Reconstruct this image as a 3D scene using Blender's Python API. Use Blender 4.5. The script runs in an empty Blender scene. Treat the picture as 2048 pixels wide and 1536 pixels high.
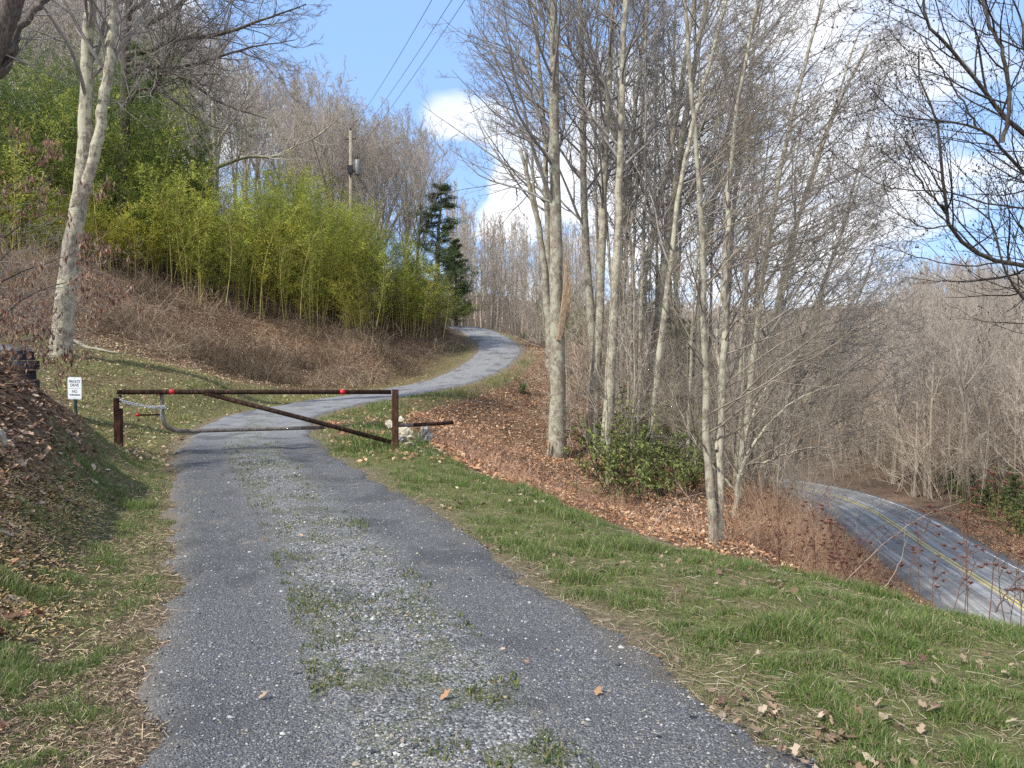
import bpy, math, random
import numpy as np
from mathutils import Vector, Matrix, noise as mnoise
PI = math.pi
C = bpy.context.scene.collection
scn = bpy.context.scene

# ---------------------------------------------------------------- camera
FPX = 1535.0                       # focal length in photo pixels (photo 2048 x 1536)
CAMZ = 1.6
TH = math.radians(1.68)
cam = bpy.data.cameras.new('camera'); camo = bpy.data.objects.new('camera', cam); C.objects.link(camo)
cam.sensor_width = 36; cam.lens = 36*FPX/2048; cam.clip_end = 2000; cam.clip_start = 0.05
camo.location = (0, 0, CAMZ); camo.rotation_euler = (PI/2-TH, 0, 0)
scn.camera = camo
scn.view_settings.view_transform = 'Standard'; scn.view_settings.look = 'None'
scn.view_settings.exposure = 0.90; scn.view_settings.gamma = 1
scn.cycles.use_denoising = False
scn.cycles.max_bounces = 5; scn.cycles.diffuse_bounces = 3; scn.cycles.transparent_max_bounces = 6

def P(px, py, Y):
    """world point seen at photo pixel (px,py) at distance Y ahead"""
    u = (px-1024)/FPX; v = (768-py)/FPX
    dy = math.cos(TH)+v*math.sin(TH); dz = -math.sin(TH)+v*math.cos(TH)
    return (u*Y/dy, Y, CAMZ+dz*Y/dy)

# ---------------------------------------------------------------- sun and sky
SUN_EL, SUN_AZ = math.radians(46), math.atan2(-0.74, -0.60)   # sun stands to the left and a little behind
sd = Vector((math.sin(SUN_AZ)*math.cos(SUN_EL), math.cos(SUN_AZ)*math.cos(SUN_EL), math.sin(SUN_EL)))
sun = bpy.data.lights.new('sun', 'SUN'); suno = bpy.data.objects.new('sun', sun); C.objects.link(suno)
sun.energy = 3.1; sun.angle = math.radians(2.0); sun.color = (1.0, 0.94, 0.85)
suno.rotation_euler = sd.to_track_quat('Z', 'Y').to_euler(); suno.location = (-20, -10, 30)

class NT:
    def __init__(s, nt): s.nt = nt; s.n = nt.nodes; s.l = nt.links
    def add(s, t, **k):
        nd = s.n.new(t)
        for a, b in k.items():
            if a.startswith('i_'):
                key = a[2:]; key = int(key) if key.isdigit() else key.replace('_', ' ')
                s.put(nd.inputs[key], b)
            else: setattr(nd, a, b)
        return nd
    def put(s, inp, b):
        if isinstance(b, bpy.types.NodeSocket): s.l.new(b, inp)
        elif isinstance(b, bpy.types.Node): s.l.new(b.outputs[0], inp)
        else: inp.default_value = b
    def math(s, op, a, b=0.0, c=None, clamp=False):
        nd = s.n.new('ShaderNodeMath'); nd.operation = op; nd.use_clamp = clamp
        s.put(nd.inputs[0], a); s.put(nd.inputs[1], b)
        if c is not None: s.put(nd.inputs[2], c)
        return nd.outputs[0]
    def mix(s, f, a, b, mode='MIX'):
        nd = s.n.new('ShaderNodeMix'); nd.data_type = 'RGBA'; nd.blend_type = mode
        s.put(nd.inputs[0], f)
        for i, q in ((6, a), (7, b)):
            s.put(nd.inputs[i], q if not isinstance(q, tuple) or len(q) == 4 else q+(1,))
        return nd.outputs[2]
    def ramp(s, f, stops, interp='LINEAR'):
        nd = s.n.new('ShaderNodeValToRGB'); nd.color_ramp.interpolation = interp
        el = nd.color_ramp.elements
        while len(el) > 1: el.remove(el[-1])
        el[0].position = stops[0][0]; el[0].color = cc(stops[0][1])
        for p_, c_ in stops[1:]:
            e = el.new(p_); e.color = cc(c_)
        s.put(nd.inputs[0], f); return nd.outputs[0]
    def noise(s, vec, scale, detail=4, rough=0.6, dist=0.0):
        nd = s.n.new('ShaderNodeTexNoise'); nd.inputs['Scale'].default_value = scale
        nd.inputs['Detail'].default_value = detail; nd.inputs['Roughness'].default_value = rough
        nd.inputs['Distortion'].default_value = dist
        if vec is not None: s.put(nd.inputs['Vector'], vec)
        return nd.outputs[0]
    def vor(s, vec, scale, feat='F1', out=0, rnd=1.0):
        nd = s.n.new('ShaderNodeTexVoronoi'); nd.feature = feat
        nd.inputs['Scale'].default_value = scale; nd.inputs['Randomness'].default_value = rnd
        if vec is not None: s.put(nd.inputs['Vector'], vec)
        return nd.outputs[out]
    def mapr(s, f, a, b, c=0.0, d=1.0, smooth=True):
        nd = s.n.new('ShaderNodeMapRange'); nd.interpolation_type = 'SMOOTHSTEP' if smooth else 'LINEAR'
        s.put(nd.inputs[0], f)
        for i, q in enumerate((a, b, c, d)): nd.inputs[i+1].default_value = q
        return nd.outputs[0]
def cc(c):
    if isinstance(c, (int, float)): c = (c, c, c)
    return tuple(c)+(1,) if len(c) == 3 else tuple(c)

w = bpy.data.worlds.new('World'); scn.world = w; w.use_nodes = True
w.node_tree.nodes.clear(); N = NT(w.node_tree)
sky = N.add('ShaderNodeTexSky'); sky.sky_type = 'NISHITA'; sky.sun_disc = False
sky.sun_elevation = SUN_EL; sky.sun_rotation = SUN_AZ; sky.air_density = 1.0; sky.dust_density = 1.2; sky.ozone_density = 1.3
geo = N.add('ShaderNodeTexCoord').outputs['Generated']
sep = N.add('ShaderNodeSeparateXYZ', i_0=geo)
den = N.math('ADD', N.math('MAXIMUM', sep.outputs[2], 0.0), 0.22)
cx = N.math('DIVIDE', sep.outputs[0], den); cy = N.math('DIVIDE', sep.outputs[1], den)
cv = N.add('ShaderNodeCombineXYZ', i_0=cx, i_1=cy, i_2=sep.outputs[2]).outputs[0]
n1 = N.noise(cv, 1.5, 9, 0.58, 0.15)
def blob(px, py, rad, amt):
    d = Vector(P(px, py, 100)) - Vector((0, 0, CAMZ)); d.normalize()
    dt = N.add('ShaderNodeVectorMath', operation='DISTANCE', i_0=geo, i_1=tuple(d)).outputs['Value']
    return N.math('MULTIPLY', N.mapr(dt, 0.0, rad, 1, 0), amt)
cov = N.math('ADD', n1, -0.02)
def blobd(d, rad, amt):
    dt = N.add('ShaderNodeVectorMath', operation='DISTANCE', i_0=geo, i_1=tuple(Vector(d).normalized())).outputs['Value']
    return N.math('MULTIPLY', N.mapr(dt, 0.0, rad, 1, 0), amt)
cov = N.math('ADD', cov, blobd((.3, -1, .6), 1.25, .35))  # unseen cloud bank behind the camera, added to whiten the fill light
for a in ((700, 40, 0.34, -0.34), (880, 60, 0.26, -0.22), (560, 150, 0.2, -0.16), (920, 345, 0.06, -0.34), (950, 240, 0.11, 0.38), (850, 230, .08, .30), (870, 215, 0.06, 0.16), (1010, 420, 0.07, .30),
          (1500, 250, 0.4, 0.13), (500, 240, 0.12, 0.15), (1150, 250, 0.2, 0.16), (150, 60, .3, .22), (330, 150, .2, .16), (1400, 500, .3, .12), (1880, 300, .16, -.10), (1700, 420, .15, .08), (960, 215, 0.05, .12)):
    cov = N.math('ADD', cov, blob(*a))
msk = N.mapr(cov, 0.46, 0.66)
shade = N.noise(cv, 4.0, 6, 0.6)
ccol = N.ramp(shade, [(0.3, (4.8, 5.3, 6.2)), (0.6, (7.2, 7.3, 7.5))])
ccol = N.mix(N.mapr(sep.outputs[2], 0.0, 0.7, 0, 0.35), ccol, (4.4, 5.0, 6.2))
skyc = N.mix(0.6, sky.outputs[0], (2.5, 4.3, 8.0))
bgc = N.mix(msk, skyc, ccol)
bg = N.add('ShaderNodeBackground', i_0=bgc, i_1=0.1)
N.l.new(bg.outputs[0], N.add('ShaderNodeOutputWorld').inputs[0])

# ---------------------------------------------------------------- helpers
rng = np.random.default_rng(11)
def nrm(v): return v/np.maximum(np.linalg.norm(v, axis=-1, keepdims=True), 1e-9)
def mesh(name, V, polys, col=None, smooth=False, uv=None, attr=None):
    """polys: int array (M,k) or list of such arrays"""
    if not isinstance(polys, list): polys = [polys]
    polys = [np.asarray(p, dtype=np.int32) for p in polys if len(p)]
    me = bpy.data.meshes.new(name)
    V = np.asarray(V, dtype=np.float32)
    me.vertices.add(len(V)); me.vertices.foreach_set('co', V.ravel())
    li = np.concatenate([p.ravel() for p in polys])
    cnt = np.concatenate([np.full(len(p), p.shape[1], np.int32) for p in polys])
    st = np.concatenate([[0], np.cumsum(cnt)[:-1]]).astype(np.int32)
    me.loops.add(len(li)); me.polygons.add(len(cnt))
    me.polygons.foreach_set('loop_start', st); me.loops.foreach_set('vertex_index', li)
    me.update(calc_edges=True)
    me.polygons.foreach_set('use_smooth', np.full(len(cnt), bool(smooth)))
    if col is not None:
        a = me.attributes.new('Col', 'FLOAT_COLOR', 'POINT')
        c = np.ones((len(V), 4), np.float32); c[:, :3] = col
        a.data.foreach_set('color', c.ravel())
    if attr is not None:
        for k, q in attr.items():
            a = me.attributes.new(k, 'FLOAT', 'POINT'); a.data.foreach_set('value', np.asarray(q, np.float32))
    return me
def ob(name, me, m, parent=None, loc=None, label=None, cat=None, group=None, kind=None):
    o = bpy.data.objects.new(name, me); C.objects.link(o)
    if m is not None and len(me.materials) == 0: me.materials.append(m)
    if parent is not None: o.parent = parent
    if loc is not None: o.location = loc
    tag(o, label, cat, group, kind); return o
def tag(o, label=None, cat=None, group=None, kind=None):
    if label: o['label'] = label
    if cat: o['category'] = cat
    if group: o['group'] = group
    if kind: o['kind'] = kind
def thing(name, label, cat, loc, group=None, rz=0):
    o = bpy.data.objects.new(name, None); C.objects.link(o); o.location = loc; o.rotation_euler = (0, 0, rz)
    o.empty_display_size = .2
    tag(o, label, cat, group); return o
def copy_tree(o, loc, rz=0, sc=1.0, label=None, group=None, tilt=(0, 0)):
    r = o.copy(); C.objects.link(r); r.location = loc
    r.rotation_euler = (tilt[0], tilt[1], rz); r.scale = (sc,)*3 if not isinstance(sc, tuple) else sc
    if label: r['label'] = label
    if group: r['group'] = group
    for ch in list(o.children):
        c = ch.copy(); C.objects.link(c); c.parent = r
    return r
def tubes(Pt, R, s=3, cap=False):
    """Pt (B,n,3), R (B,n) -> verts, quads[, caps]"""
    B, n = R.shape
    T = np.empty_like(Pt); T[:, 1:-1] = Pt[:, 2:]-Pt[:, :-2]; T[:, 0] = Pt[:, 1]-Pt[:, 0]; T[:, -1] = Pt[:, -1]-Pt[:, -2]
    T = nrm(T)
    ch = nrm(Pt[:, -1]-Pt[:, 0])
    ref = np.where(np.abs(ch[:, 2:3]) > 0.7, np.array([[1., 0.13, 0]]), np.array([[0, 0.1, 1.]]))[:, None, :]
    A = nrm(np.cross(T, ref)); Bn = np.cross(T, A)
    ang = np.arange(s)*2*PI/s
    V = Pt[:, :, None, :]+R[:, :, None, None]*(A[:, :, None, :]*np.cos(ang)[None, None, :, None]+Bn[:, :, None, :]*np.sin(ang)[None, None, :, None])
    b = np.arange(B)[:, None, None]*n*s; i = np.arange(n-1)[None, :, None]*s; k = np.arange(s)[None, None, :]; k2 = (k+1) % s
    q = np.stack([b+i+k, b+i+k2, b+i+s+k2, b+i+s+k], -1).reshape(-1, 4)
    fs = [q]
    if cap:
        fs.append((np.arange(B)[:, None]*n*s+np.arange(s)[None, ::-1])); fs.append((np.arange(B)[:, None]*n*s+(n-1)*s+np.arange(s)[None, :]))
    return V.reshape(-1, 3), fs
class Geo:
    def __init__(s): s.V = []; s.F = {}; s.c = []; s.n = 0; s.hascol = False
    def add(s, V, F, col=None):
        if not isinstance(F, list): F = [F]
        for f in F: s.F.setdefault(f.shape[1], []).append(f+s.n)
        s.V.append(V); s.n += len(V)
        if col is None: col = np.full((len(V), 3), .5)
        else: s.hascol = True; col = np.broadcast_to(col, (len(V), 3))
        s.c.append(col)
    def tube(s, pts, r, sides=8, cap=True, col=None, res=None):
        pts = np.array(pts, float)
        r = np.full(len(pts), r) if np.isscalar(r) else np.array(r, float)
        V, F = tubes(pts[None], r[None], sides, cap); s.add(V, F, col)
    def box(s, c, d, rz=0, col=None):
        x, y, z = np.array(d)/2
        V = np.array([[a*x, b*y, e*z] for a in (-1, 1) for b in (-1, 1) for e in (-1, 1)])
        R = np.array([[math.cos(rz), -math.sin(rz), 0], [math.sin(rz), math.cos(rz), 0], [0, 0, 1]])
        s.add(V@R.T+np.array(c), np.array([[0, 1, 3, 2], [4, 6, 7, 5], [0, 4, 5, 1], [2, 3, 7, 6], [0, 2, 6, 4], [1, 5, 7, 3]]), col)
    def mesh(s, name, smooth=False, off=None):
        V = np.concatenate(s.V)
        if off is not None: V = V-np.array(off)
        return mesh(name, V, [np.concatenate(f) for f in s.F.values()], np.concatenate(s.c) if s.hascol else None, smooth)
def mat(name, rough=0.9, spec=0.2):
    m = bpy.data.materials.new(name); m.use_nodes = True
    t = NT(m.node_tree); b = t.n['Principled BSDF']
    b.inputs['Roughness'].default_value = rough; b.inputs['Specular IOR Level'].default_value = spec
    return m, t, b
def bump(t, b, h, strength, dist):
    nd = t.add('ShaderNodeBump', i_Strength=strength, i_Distance=dist); t.put(nd.inputs['Height'], h); t.l.new(nd.outputs[0], b.inputs['Normal'])
def smooth01(x, a, b):
    t = np.clip((x-a)/(b-a), 0, 1); return t*t*(3-2*t)
# cheap value noise on arrays
_pt = rng.random((256, 256))
def vnoise(x, y, f=1.0, oct=3, seed=0):
    out = 0; amp = 1; tot = 0
    for o in range(oct):
        xx = x*f*2**o+17.3*seed+o*5.1; yy = y*f*2**o+9.7*seed+o*3.3
        xi = np.floor(xx).astype(int); yi = np.floor(yy).astype(int); fx = xx-xi; fy = yy-yi
        fx = fx*fx*(3-2*fx); fy = fy*fy*(3-2*fy)
        g = lambda a, b: _pt[(a) % 256, (b) % 256]
        out = out+amp*((g(xi, yi)*(1-fx)+g(xi+1, yi)*fx)*(1-fy)+(g(xi, yi+1)*(1-fx)+g(xi+1, yi+1)*fx)*fy)
        tot += amp; amp *= .5
    return out/tot      # 0..1

# ---------------------------------------------------------------- drive and road centre lines
def spline(pts, n=40):
    pts = np.array(pts, float); out = []
    q = np.vstack([2*pts[0]-pts[1], pts, 2*pts[-1]-pts[-2]])
    for i in range(1, len(q)-2):
        t = np.linspace(0, 1, n, endpoint=False)[:, None]
        a, b, c, d = q[i-1], q[i], q[i+1], q[i+2]
        out.append(.5*((2*b)+(-a+c)*t+(2*a-5*b+4*c-d)*t**2+(-a+3*b-3*c+d)*t**3))
    out.append(pts[-1:]); return np.vstack(out)
drive_pts = [(2.6, -6, 0), (1.35, -2, 0), (0.4, 1.2, 0), (-0.26, 3.1, 0), (-.72, 4.4, 0), (-1.55, 6.5, 0), (-2.62, 9, 0), (-3.75, 11.6, 0), (-4.75, 14, 0), (-5.6, 16.6, .02), P(545, 832, 21), P(670, 804, 26), P(820, 780, 31), P(915, 757, 35), P(982, 722, 40),
             P(997, 692, 45), P(962, 665, 51), P(925, 654, 55), (-5.0, 61, 4.3), (-6.5, 70, 4.2)]
DR = spline(drive_pts, 14)
road_pts = [(2, -40, -8.4), (10, -15, -8.4), (15, 5, -8.4), (18.6, 20, -8.4), (20.8, 31.2, -8.4), (22.3, 40.7, -8.4), (23.6, 47.7, -8.4), (24.2, 53, -8.4), (23.6, 58.5, -8.4), (20.5, 63.5, -8.35), (14, 68.5, -8.3), (4, 73, -8.2), (-10, 77, -8)]
RD = spline(road_pts, 14)
def pdist(L, x, y):
    """distance to polyline, z there, signed side (+ right), running length"""
    x = np.asarray(x, float).ravel(); y = np.asarray(y, float).ravel()
    seg = np.diff(L[:, :2], axis=0); sl = np.linalg.norm(seg, axis=1); cum = np.concatenate([[0], np.cumsum(sl)])
    D = np.empty(len(x)); Z = np.empty(len(x)); S = np.empty(len(x)); U = np.empty(len(x))
    for c in range(0, len(x), 20000):
        px = x[c:c+20000, None]-L[None, :-1, 0]; py = y[c:c+20000, None]-L[None, :-1, 1]
        t = np.clip((px*seg[:, 0]+py*seg[:, 1])/sl**2, 0, 1)
        dx = px-t*seg[:, 0]; dy = py-t*seg[:, 1]; d2 = dx*dx+dy*dy
        k = d2.argmin(1); r = np.arange(len(k)); tk = t[r, k]
        D[c:c+20000] = np.sqrt(d2[r, k]); Z[c:c+20000] = L[k, 2]*(1-tk)+L[k+1, 2]*tk
        S[c:c+20000] = np.sign(dx[r, k]*seg[k, 1]-dy[r, k]*seg[k, 0]); U[c:c+20000] = cum[k]+tk*sl[k]
    return D, Z, S, U

# ---------------------------------------------------------------- terrain heights
T = [(0, 0, 0), (-1.5, 2, 0), (-2.6, 5, .03), (0, -6, 0), (4, -6, -.2), (2.2, 2, -.05), (3.6, 3.4, -.2), (4.2, 4.4, -.3), (3.5, 5.3, -.27), (2.9, 6.2, -.27), (1.39, 7.7, -.2), (.1, 10.5, -.15), (-1.07, 13.2, -.14), (-2.1, 14.2, -.08), (-1.7, 15.5, -.12),
     (1.0, 6.4, -.06), (-.1, 8.6, -.03), (-1.2, 11, -.02),
     (6.5, 7, -2.1), (4.4, 9.6, -2.0), (3, 12.8, -2.2), (1.8, 15.5, -1.7), (.2, 18.5, -1.2), (1.5, 22, -2.3), (8, 3.5, -2.6), (9, -5, -3),
     P(1110, 910, 27), P(1000, 850, 29), P(900, 800, 30), P(960, 792, 32), P(1100, 800, 34), P(1060, 735, 38), P(1110, 690, 43), P(850, 835, 24), P(820, 880, 16.5), P(900, 860, 22), P(780, 840, 21), P(700, 850, 18.5),
     P(1200, 940, 24), P(1200, 830, 32), P(1180, 700, 42), P(1300, 900, 30), P(1300, 1000, 22), P(1435, 1090, 14.5), P(1400, 960, 28), P(1500, 978, 34), P(1560, 1045, 25), P(1600, 1000, 37), P(1700, 1130, 24), P(1680, 1060, 34), P(1640, 1000, 47), P(1560, 985, 46),
     (12, 22, -6.5), (10, 13, -5), (16, 12, -8), (13, 0, -7.5), (13.5, 30, -7.2),
     (28, 30, -8.6), (29, 45, -8.7), (31, 58, -8.6), (26, 66, -8.3), (45, 60, -5.5), (70, 80, -2), (60, 120, 3), (100, 60, 6), (30, 110, -1), (20, 88, -5.5), (0, 97, -1), (40, 38, -7.6), (60, 30, -2), (40, 15, -7), (110, 140, 12), (30, 150, 3),
     (-4, 60, 4.2), (0, 75, 3.5), (5, 60, 2.2), (10, 50, -1.5), (12, 62, -3.5), (15, 45, -5), (6, 45, -.3), (10, 38, -3), (8, 85, 0),
     P(120, 715, 22), P(150, 865, 15), P(240, 915, 12.8), P(60, 730, 20), P(300, 730, 24), P(450, 760, 27), P(600, 782, 29), P(300, 800, 20), P(200, 905, 13),
     P(140, 690, 25), P(140, 600, 30), P(140, 548, 34), P(0, 572, 33), P(-120, 560, 34), P(60, 535, 37), P(300, 700, 29), P(300, 620, 33), P(300, 560, 37), P(500, 755, 31), P(500, 680, 36), P(500, 605, 41), P(640, 772, 32), P(700, 765, 34), P(700, 690, 38), P(700, 635, 42), P(850, 740, 38.5), P(850, 680, 43), P(850, 625, 47), P(905, 645, 51), P(925, 712, 44),
     (-13, 60, 7.5), (-20, 60, 10), (-40, 60, 15), (-30, 90, 16), (-60, 60, 20), (-60, 110, 25), (-12, 90, 9), (-10, 110, 9), (-5, 140, 9), (-60, 20, 9), (-30, 20, 5), (-22, 8, 4), (-26, 40, 6.7), (-45, 42, 9.5), (-35, 34, 5.5), (-110, 60, 30), (-110, 130, 38), (-30, 150, 20),
     (-6.15, 10, 1.05), (-5.6, 10, .70), (-5.1, 10.3, .28), (-6.0, 9, 1.38), (-5.4, 9, 1.0), (-4.85, 9, .5), (-4.3, 8.8, .12), (-8, 12, 1.15), (-7.2, 12, .62), (-6.4, 12, .15), (-9.3, 14, .85), (-8.4, 14, .36), (-4.3, 6.5, .70), (-3.9, 6.6, .32), (-3.6, 7, .04), (-3.3, 5, .33), (-2.9, 5, .08), P(0, 1400, 3.4), P(60, 790, 16.5),
     (-7.5, 9, 1.7), (-7.5, 11.3, 1.42), (-7.1, 11, 1.15), (-8, 5, 1.7), (-8, 0, 1.3), (-10, 11, 1.7), (-5, 2, .8), (-10.5, 14, 1.1),
     (-100, -40, 5), (0, -60, 0), (60, -40, -5), (120, -60, 0), (160, 20, 10), (0, 200, 12), (-150, 200, 60), (160, 200, 16), (-160, 0, 20)]
T = np.array(T, float)
def _ker(d2): return -np.sqrt(d2+1.2)
_d2 = ((T[:, None, :2]-T[None, :, :2])**2).sum(-1)
_n = len(T); _A = np.zeros((_n+3, _n+3)); _A[:_n, :_n] = _ker(_d2)+np.eye(_n)*-0.05
_A[:_n, _n] = 1; _A[:_n, _n+1:] = T[:, :2]; _A[_n, :_n] = 1; _A[_n+1:, :_n] = T[:, :2].T
_w = np.linalg.solve(_A, np.concatenate([T[:, 2], [0, 0, 0]]))
def hgt(x, y, rough=True):
    sh = np.shape(x); x = np.asarray(x, float).ravel(); y = np.asarray(y, float).ravel(); z = np.empty(len(x))
    for c in range(0, len(x), 20000):
        xs = x[c:c+20000]; ys = y[c:c+20000]
        z[c:c+20000] = _ker((xs[:, None]-T[None, :, 0])**2+(ys[:, None]-T[None, :, 1])**2)@_w[:_n]+_w[_n]+_w[_n+1]*xs+_w[_n+2]*ys
    dd, zd, sdn, u = pdist(DR, x, y); dr, zr, _, _ = pdist(RD, x, y)
    if rough:
        far = smooth01(dd, 1.4, 5)*smooth01(dr, 3.5, 9)*(.22+.78*smooth01(y, 15, 28))
        z = z+far*((vnoise(x, y, .35, 4, 1)-.5)*.7+(vnoise(x, y, .06, 2, 5)-.5)*.8*smooth01(dd, 6, 20))
        z = z+smooth01(dd, 1.3, 2.2)*((vnoise(x, y, 2.2, 3, 2)-.5)*.10)
    k = smooth01(dd, 1.45, 2.6+1.5*smooth01(y, 17, 30)); z = z*k+(zd-.03)*(1-k)
    k = smooth01(dr, 3.9, 8.5); z = z*k+(zr-.05)*(1-k)
    return z.reshape(sh)
def hz(x, y): return float(hgt(np.array([x]), np.array([y]))[0])
# ---------------------------------------------------------------- masks of ground cover
VE = np.array([(7.0, -2, 0), (5.2, 2.2, 0), (4.3, 4.1, 0), (3.5, 5.3, 0), (2.9, 6.2, 0), (1.39, 7.7, 0), (.1, 10.5, 0), (-1.07, 13.2, 0), (-1.9, 16, 0), (-2.6, 18.5, 0), P(800, 822, 22), P(860, 800, 27), P(960, 782, 31), P(1050, 735, 37.5), P(1068, 700, 43), P(1030, 665, 50), (-1, 58, 0)], float)
VE[:, 2] = 0
VEs = spline(VE, 8)
def green(x, y):
    """0..1 how grassy"""
    x = np.asarray(x, float); y = np.asarray(y, float)
    dd, _, sdn, u = pdist(DR, x, y); dv, _, sv, _ = pdist(VEs, x, y)
    nz = vnoise(x, y, .9, 3, 7); nf = vnoise(x, y, 3.1, 2, 8)
    # right-hand verge between the drive and the edge of the drop
    inside = (sdn > 0) & ((sv < 0) | (dv < .25))
    gr = inside*smooth01(dd+(nz-.5)*.7, 1.15, 1.7)*smooth01(dv*np.where(sv < 0, 1, -1), -.35, .15)
    gr = gr*np.where(y > 16, .75*smooth01(nz, .2, .6), smooth01(nz*.55+nf*.45+.16*smooth01(dv, 1.6, .2), .12, .42))
    # left-hand side: strip along the gravel, and the lawn
    dl = dd
    strip = (sdn < 0)*smooth01(dl+(nz-.5)*.7, 1.1, 1.6)*(1-smooth01(dl+(nz-.5)*.6, 2.1, 2.7))*(y < 14)
    strip = strip*smooth01(nz*.5+nf*.5, .18, .42)
    foot = np.interp(x, [-17, -13, -9.5, -7, -4, -1.4, 0], [26, 27, 28.5, 31.5, 33.0, 41, 46])
    lawn = (sdn < 0)*smooth01(y+.6*x*0, 11.5, 13)*(1-smooth01(y+(nz-.5)*3, foot-2.2, foot+.3))*smooth01(dl, 1.35, 1.9)*(x > -15.5)
    mound = smooth01(y-(14.2+(-6.8-x)*.9), -1.0, .8)      # the mound in front of the lawn
    lawn = lawn*np.where(x < -6.3, mound, 1)*(.45+.55*smooth01(nz, .25, .6))
    near = (sdn < 0)*smooth01(dl, 4.6, 1.5)*.95*(y > 14)*(y < 45)*smooth01(dl, 1.3, 1.8)
    return np.clip(gr+strip+lawn*1.0+near*.6, 0, 1)
def mulch(x, y):
    x = np.asarray(x, float); y = np.asarray(y, float)
    dd, _, sdn, _ = pdist(DR, x, y)
    nz = vnoise(x, y, .9, 3, 9)
    return (sdn < 0)*smooth01(dd+(nz-.5), 2.7, 3.4)*(1-smooth01(y-(14.2+(-6.8-x)*.9), -1.2, .4))*(y < 20)

# ---------------------------------------------------------------- ground sheet
def warp(a, b, fine0, fine1, n):
    t = np.linspace(0, 1, 4000); x = a+(b-a)*t
    d = 1/(0.11+np.where(x < fine0, (fine0-x), np.where(x > fine1, x-fine1, 0))*.045)
    c = np.concatenate([[0], np.cumsum((d[1:]+d[:-1])/2)]); c /= c[-1]
    return np.interp(np.linspace(0, 1, n), c, x)
gx = warp(-170, 170, -9, 6, 420); gy = warp(-60, 230, 2, 19, 480)
X, Y = np.meshgrid(gx, gy); Zg = hgt(X, Y)
dd, zd, _, _ = pdist(DR, X, Y); dd = dd.reshape(X.shape); Zg = np.where(dd < 1.1, Zg-.06, Zg)
Vg = np.stack([X, Y, Zg], -1).reshape(-1, 3)
ii, jj = np.meshgrid(np.arange(len(gy)-1), np.arange(len(gx)-1), indexing='ij'); b0 = ii*len(gx)+jj
Qg = np.stack([b0, b0+1, b0+len(gx)+1, b0+len(gx)], -1).reshape(-1, 4)
gm = green(X.ravel(), Y.ravel()); mm = mulch(X.ravel(), Y.ravel())
bare = (1-smooth01(dd.ravel(), 1.3, 2.0))
farw = smooth01(Y.ravel(), 48, 62)
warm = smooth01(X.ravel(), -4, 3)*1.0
m, t, b = mat('ground_litter', 1.0, .05)
tc = t.add('ShaderNodeTexCoord').outputs['Object']
A = lambda nme: t.add('ShaderNodeAttribute', attribute_name=nme).outputs['Fac']
c1 = t.vor(tc, 16, out=1); c2 = t.noise(tc, 38, 3, .7); c3 = t.noise(tc, .8, 4, .6); c4 = t.noise(tc, 7, 5, .7)
lf = t.add('ShaderNodeSeparateColor', i_0=c1).outputs[0]
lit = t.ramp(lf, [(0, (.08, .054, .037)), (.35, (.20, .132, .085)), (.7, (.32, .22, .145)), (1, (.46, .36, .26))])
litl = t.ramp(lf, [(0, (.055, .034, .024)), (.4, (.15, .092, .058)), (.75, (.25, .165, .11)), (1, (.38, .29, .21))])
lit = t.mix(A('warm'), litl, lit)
lit = t.mix(t.mapr(c3, .35, .65), lit, t.mix(.55, lit, (.12, .075, .05)))
lit = t.mix(t.mapr(c2, .55, .75, 0, .55), lit, (.05, .032, .022))
mul = t.ramp(t.add('ShaderNodeSeparateColor', i_0=t.vor(tc, 34, out=1)).outputs[1], [(0, (.03, .02, .015)), (.5, (.09, .06, .045)), (.85, (.17, .115, .085)), (1, (.36, .27, .19))])
straw = t.ramp(t.noise(tc, 60, 3, .8, 1.2), [(.3, (.09, .07, .045)), (.5, (.19, .155, .10)), (.7, (.36, .31, .215))])
grs = t.ramp(t.math('ADD', t.math('MULTIPLY', c4, .4), t.math('MULTIPLY', t.noise(tc, 55, 4, .8, .8), .6)), [(.34, (.045, .06, .022)), (.5, (.14, .155, .055)), (.64, (.30, .26, .14))])
col = t.mix(A('mulch'), lit, mul)
col = t.mix(A('bare'), col, straw)
col = t.mix(t.math('MULTIPLY', A('green'), t.mapr(c4, .3, .6, .55, 1.0)), col, grs)
col = t.mix(t.math('MULTIPLY', A('far'), .6), col, (.10, .075, .055))
t.put(b.inputs['Base Color'], col)
bump(t, b, t.math('ADD', t.vor(tc, 16, out=0), t.noise(tc, 60, 4, .7)), .9, .04)
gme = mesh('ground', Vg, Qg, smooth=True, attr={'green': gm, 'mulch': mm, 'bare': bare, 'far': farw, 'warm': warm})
ob('ground', gme, m, kind='structure')

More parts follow.
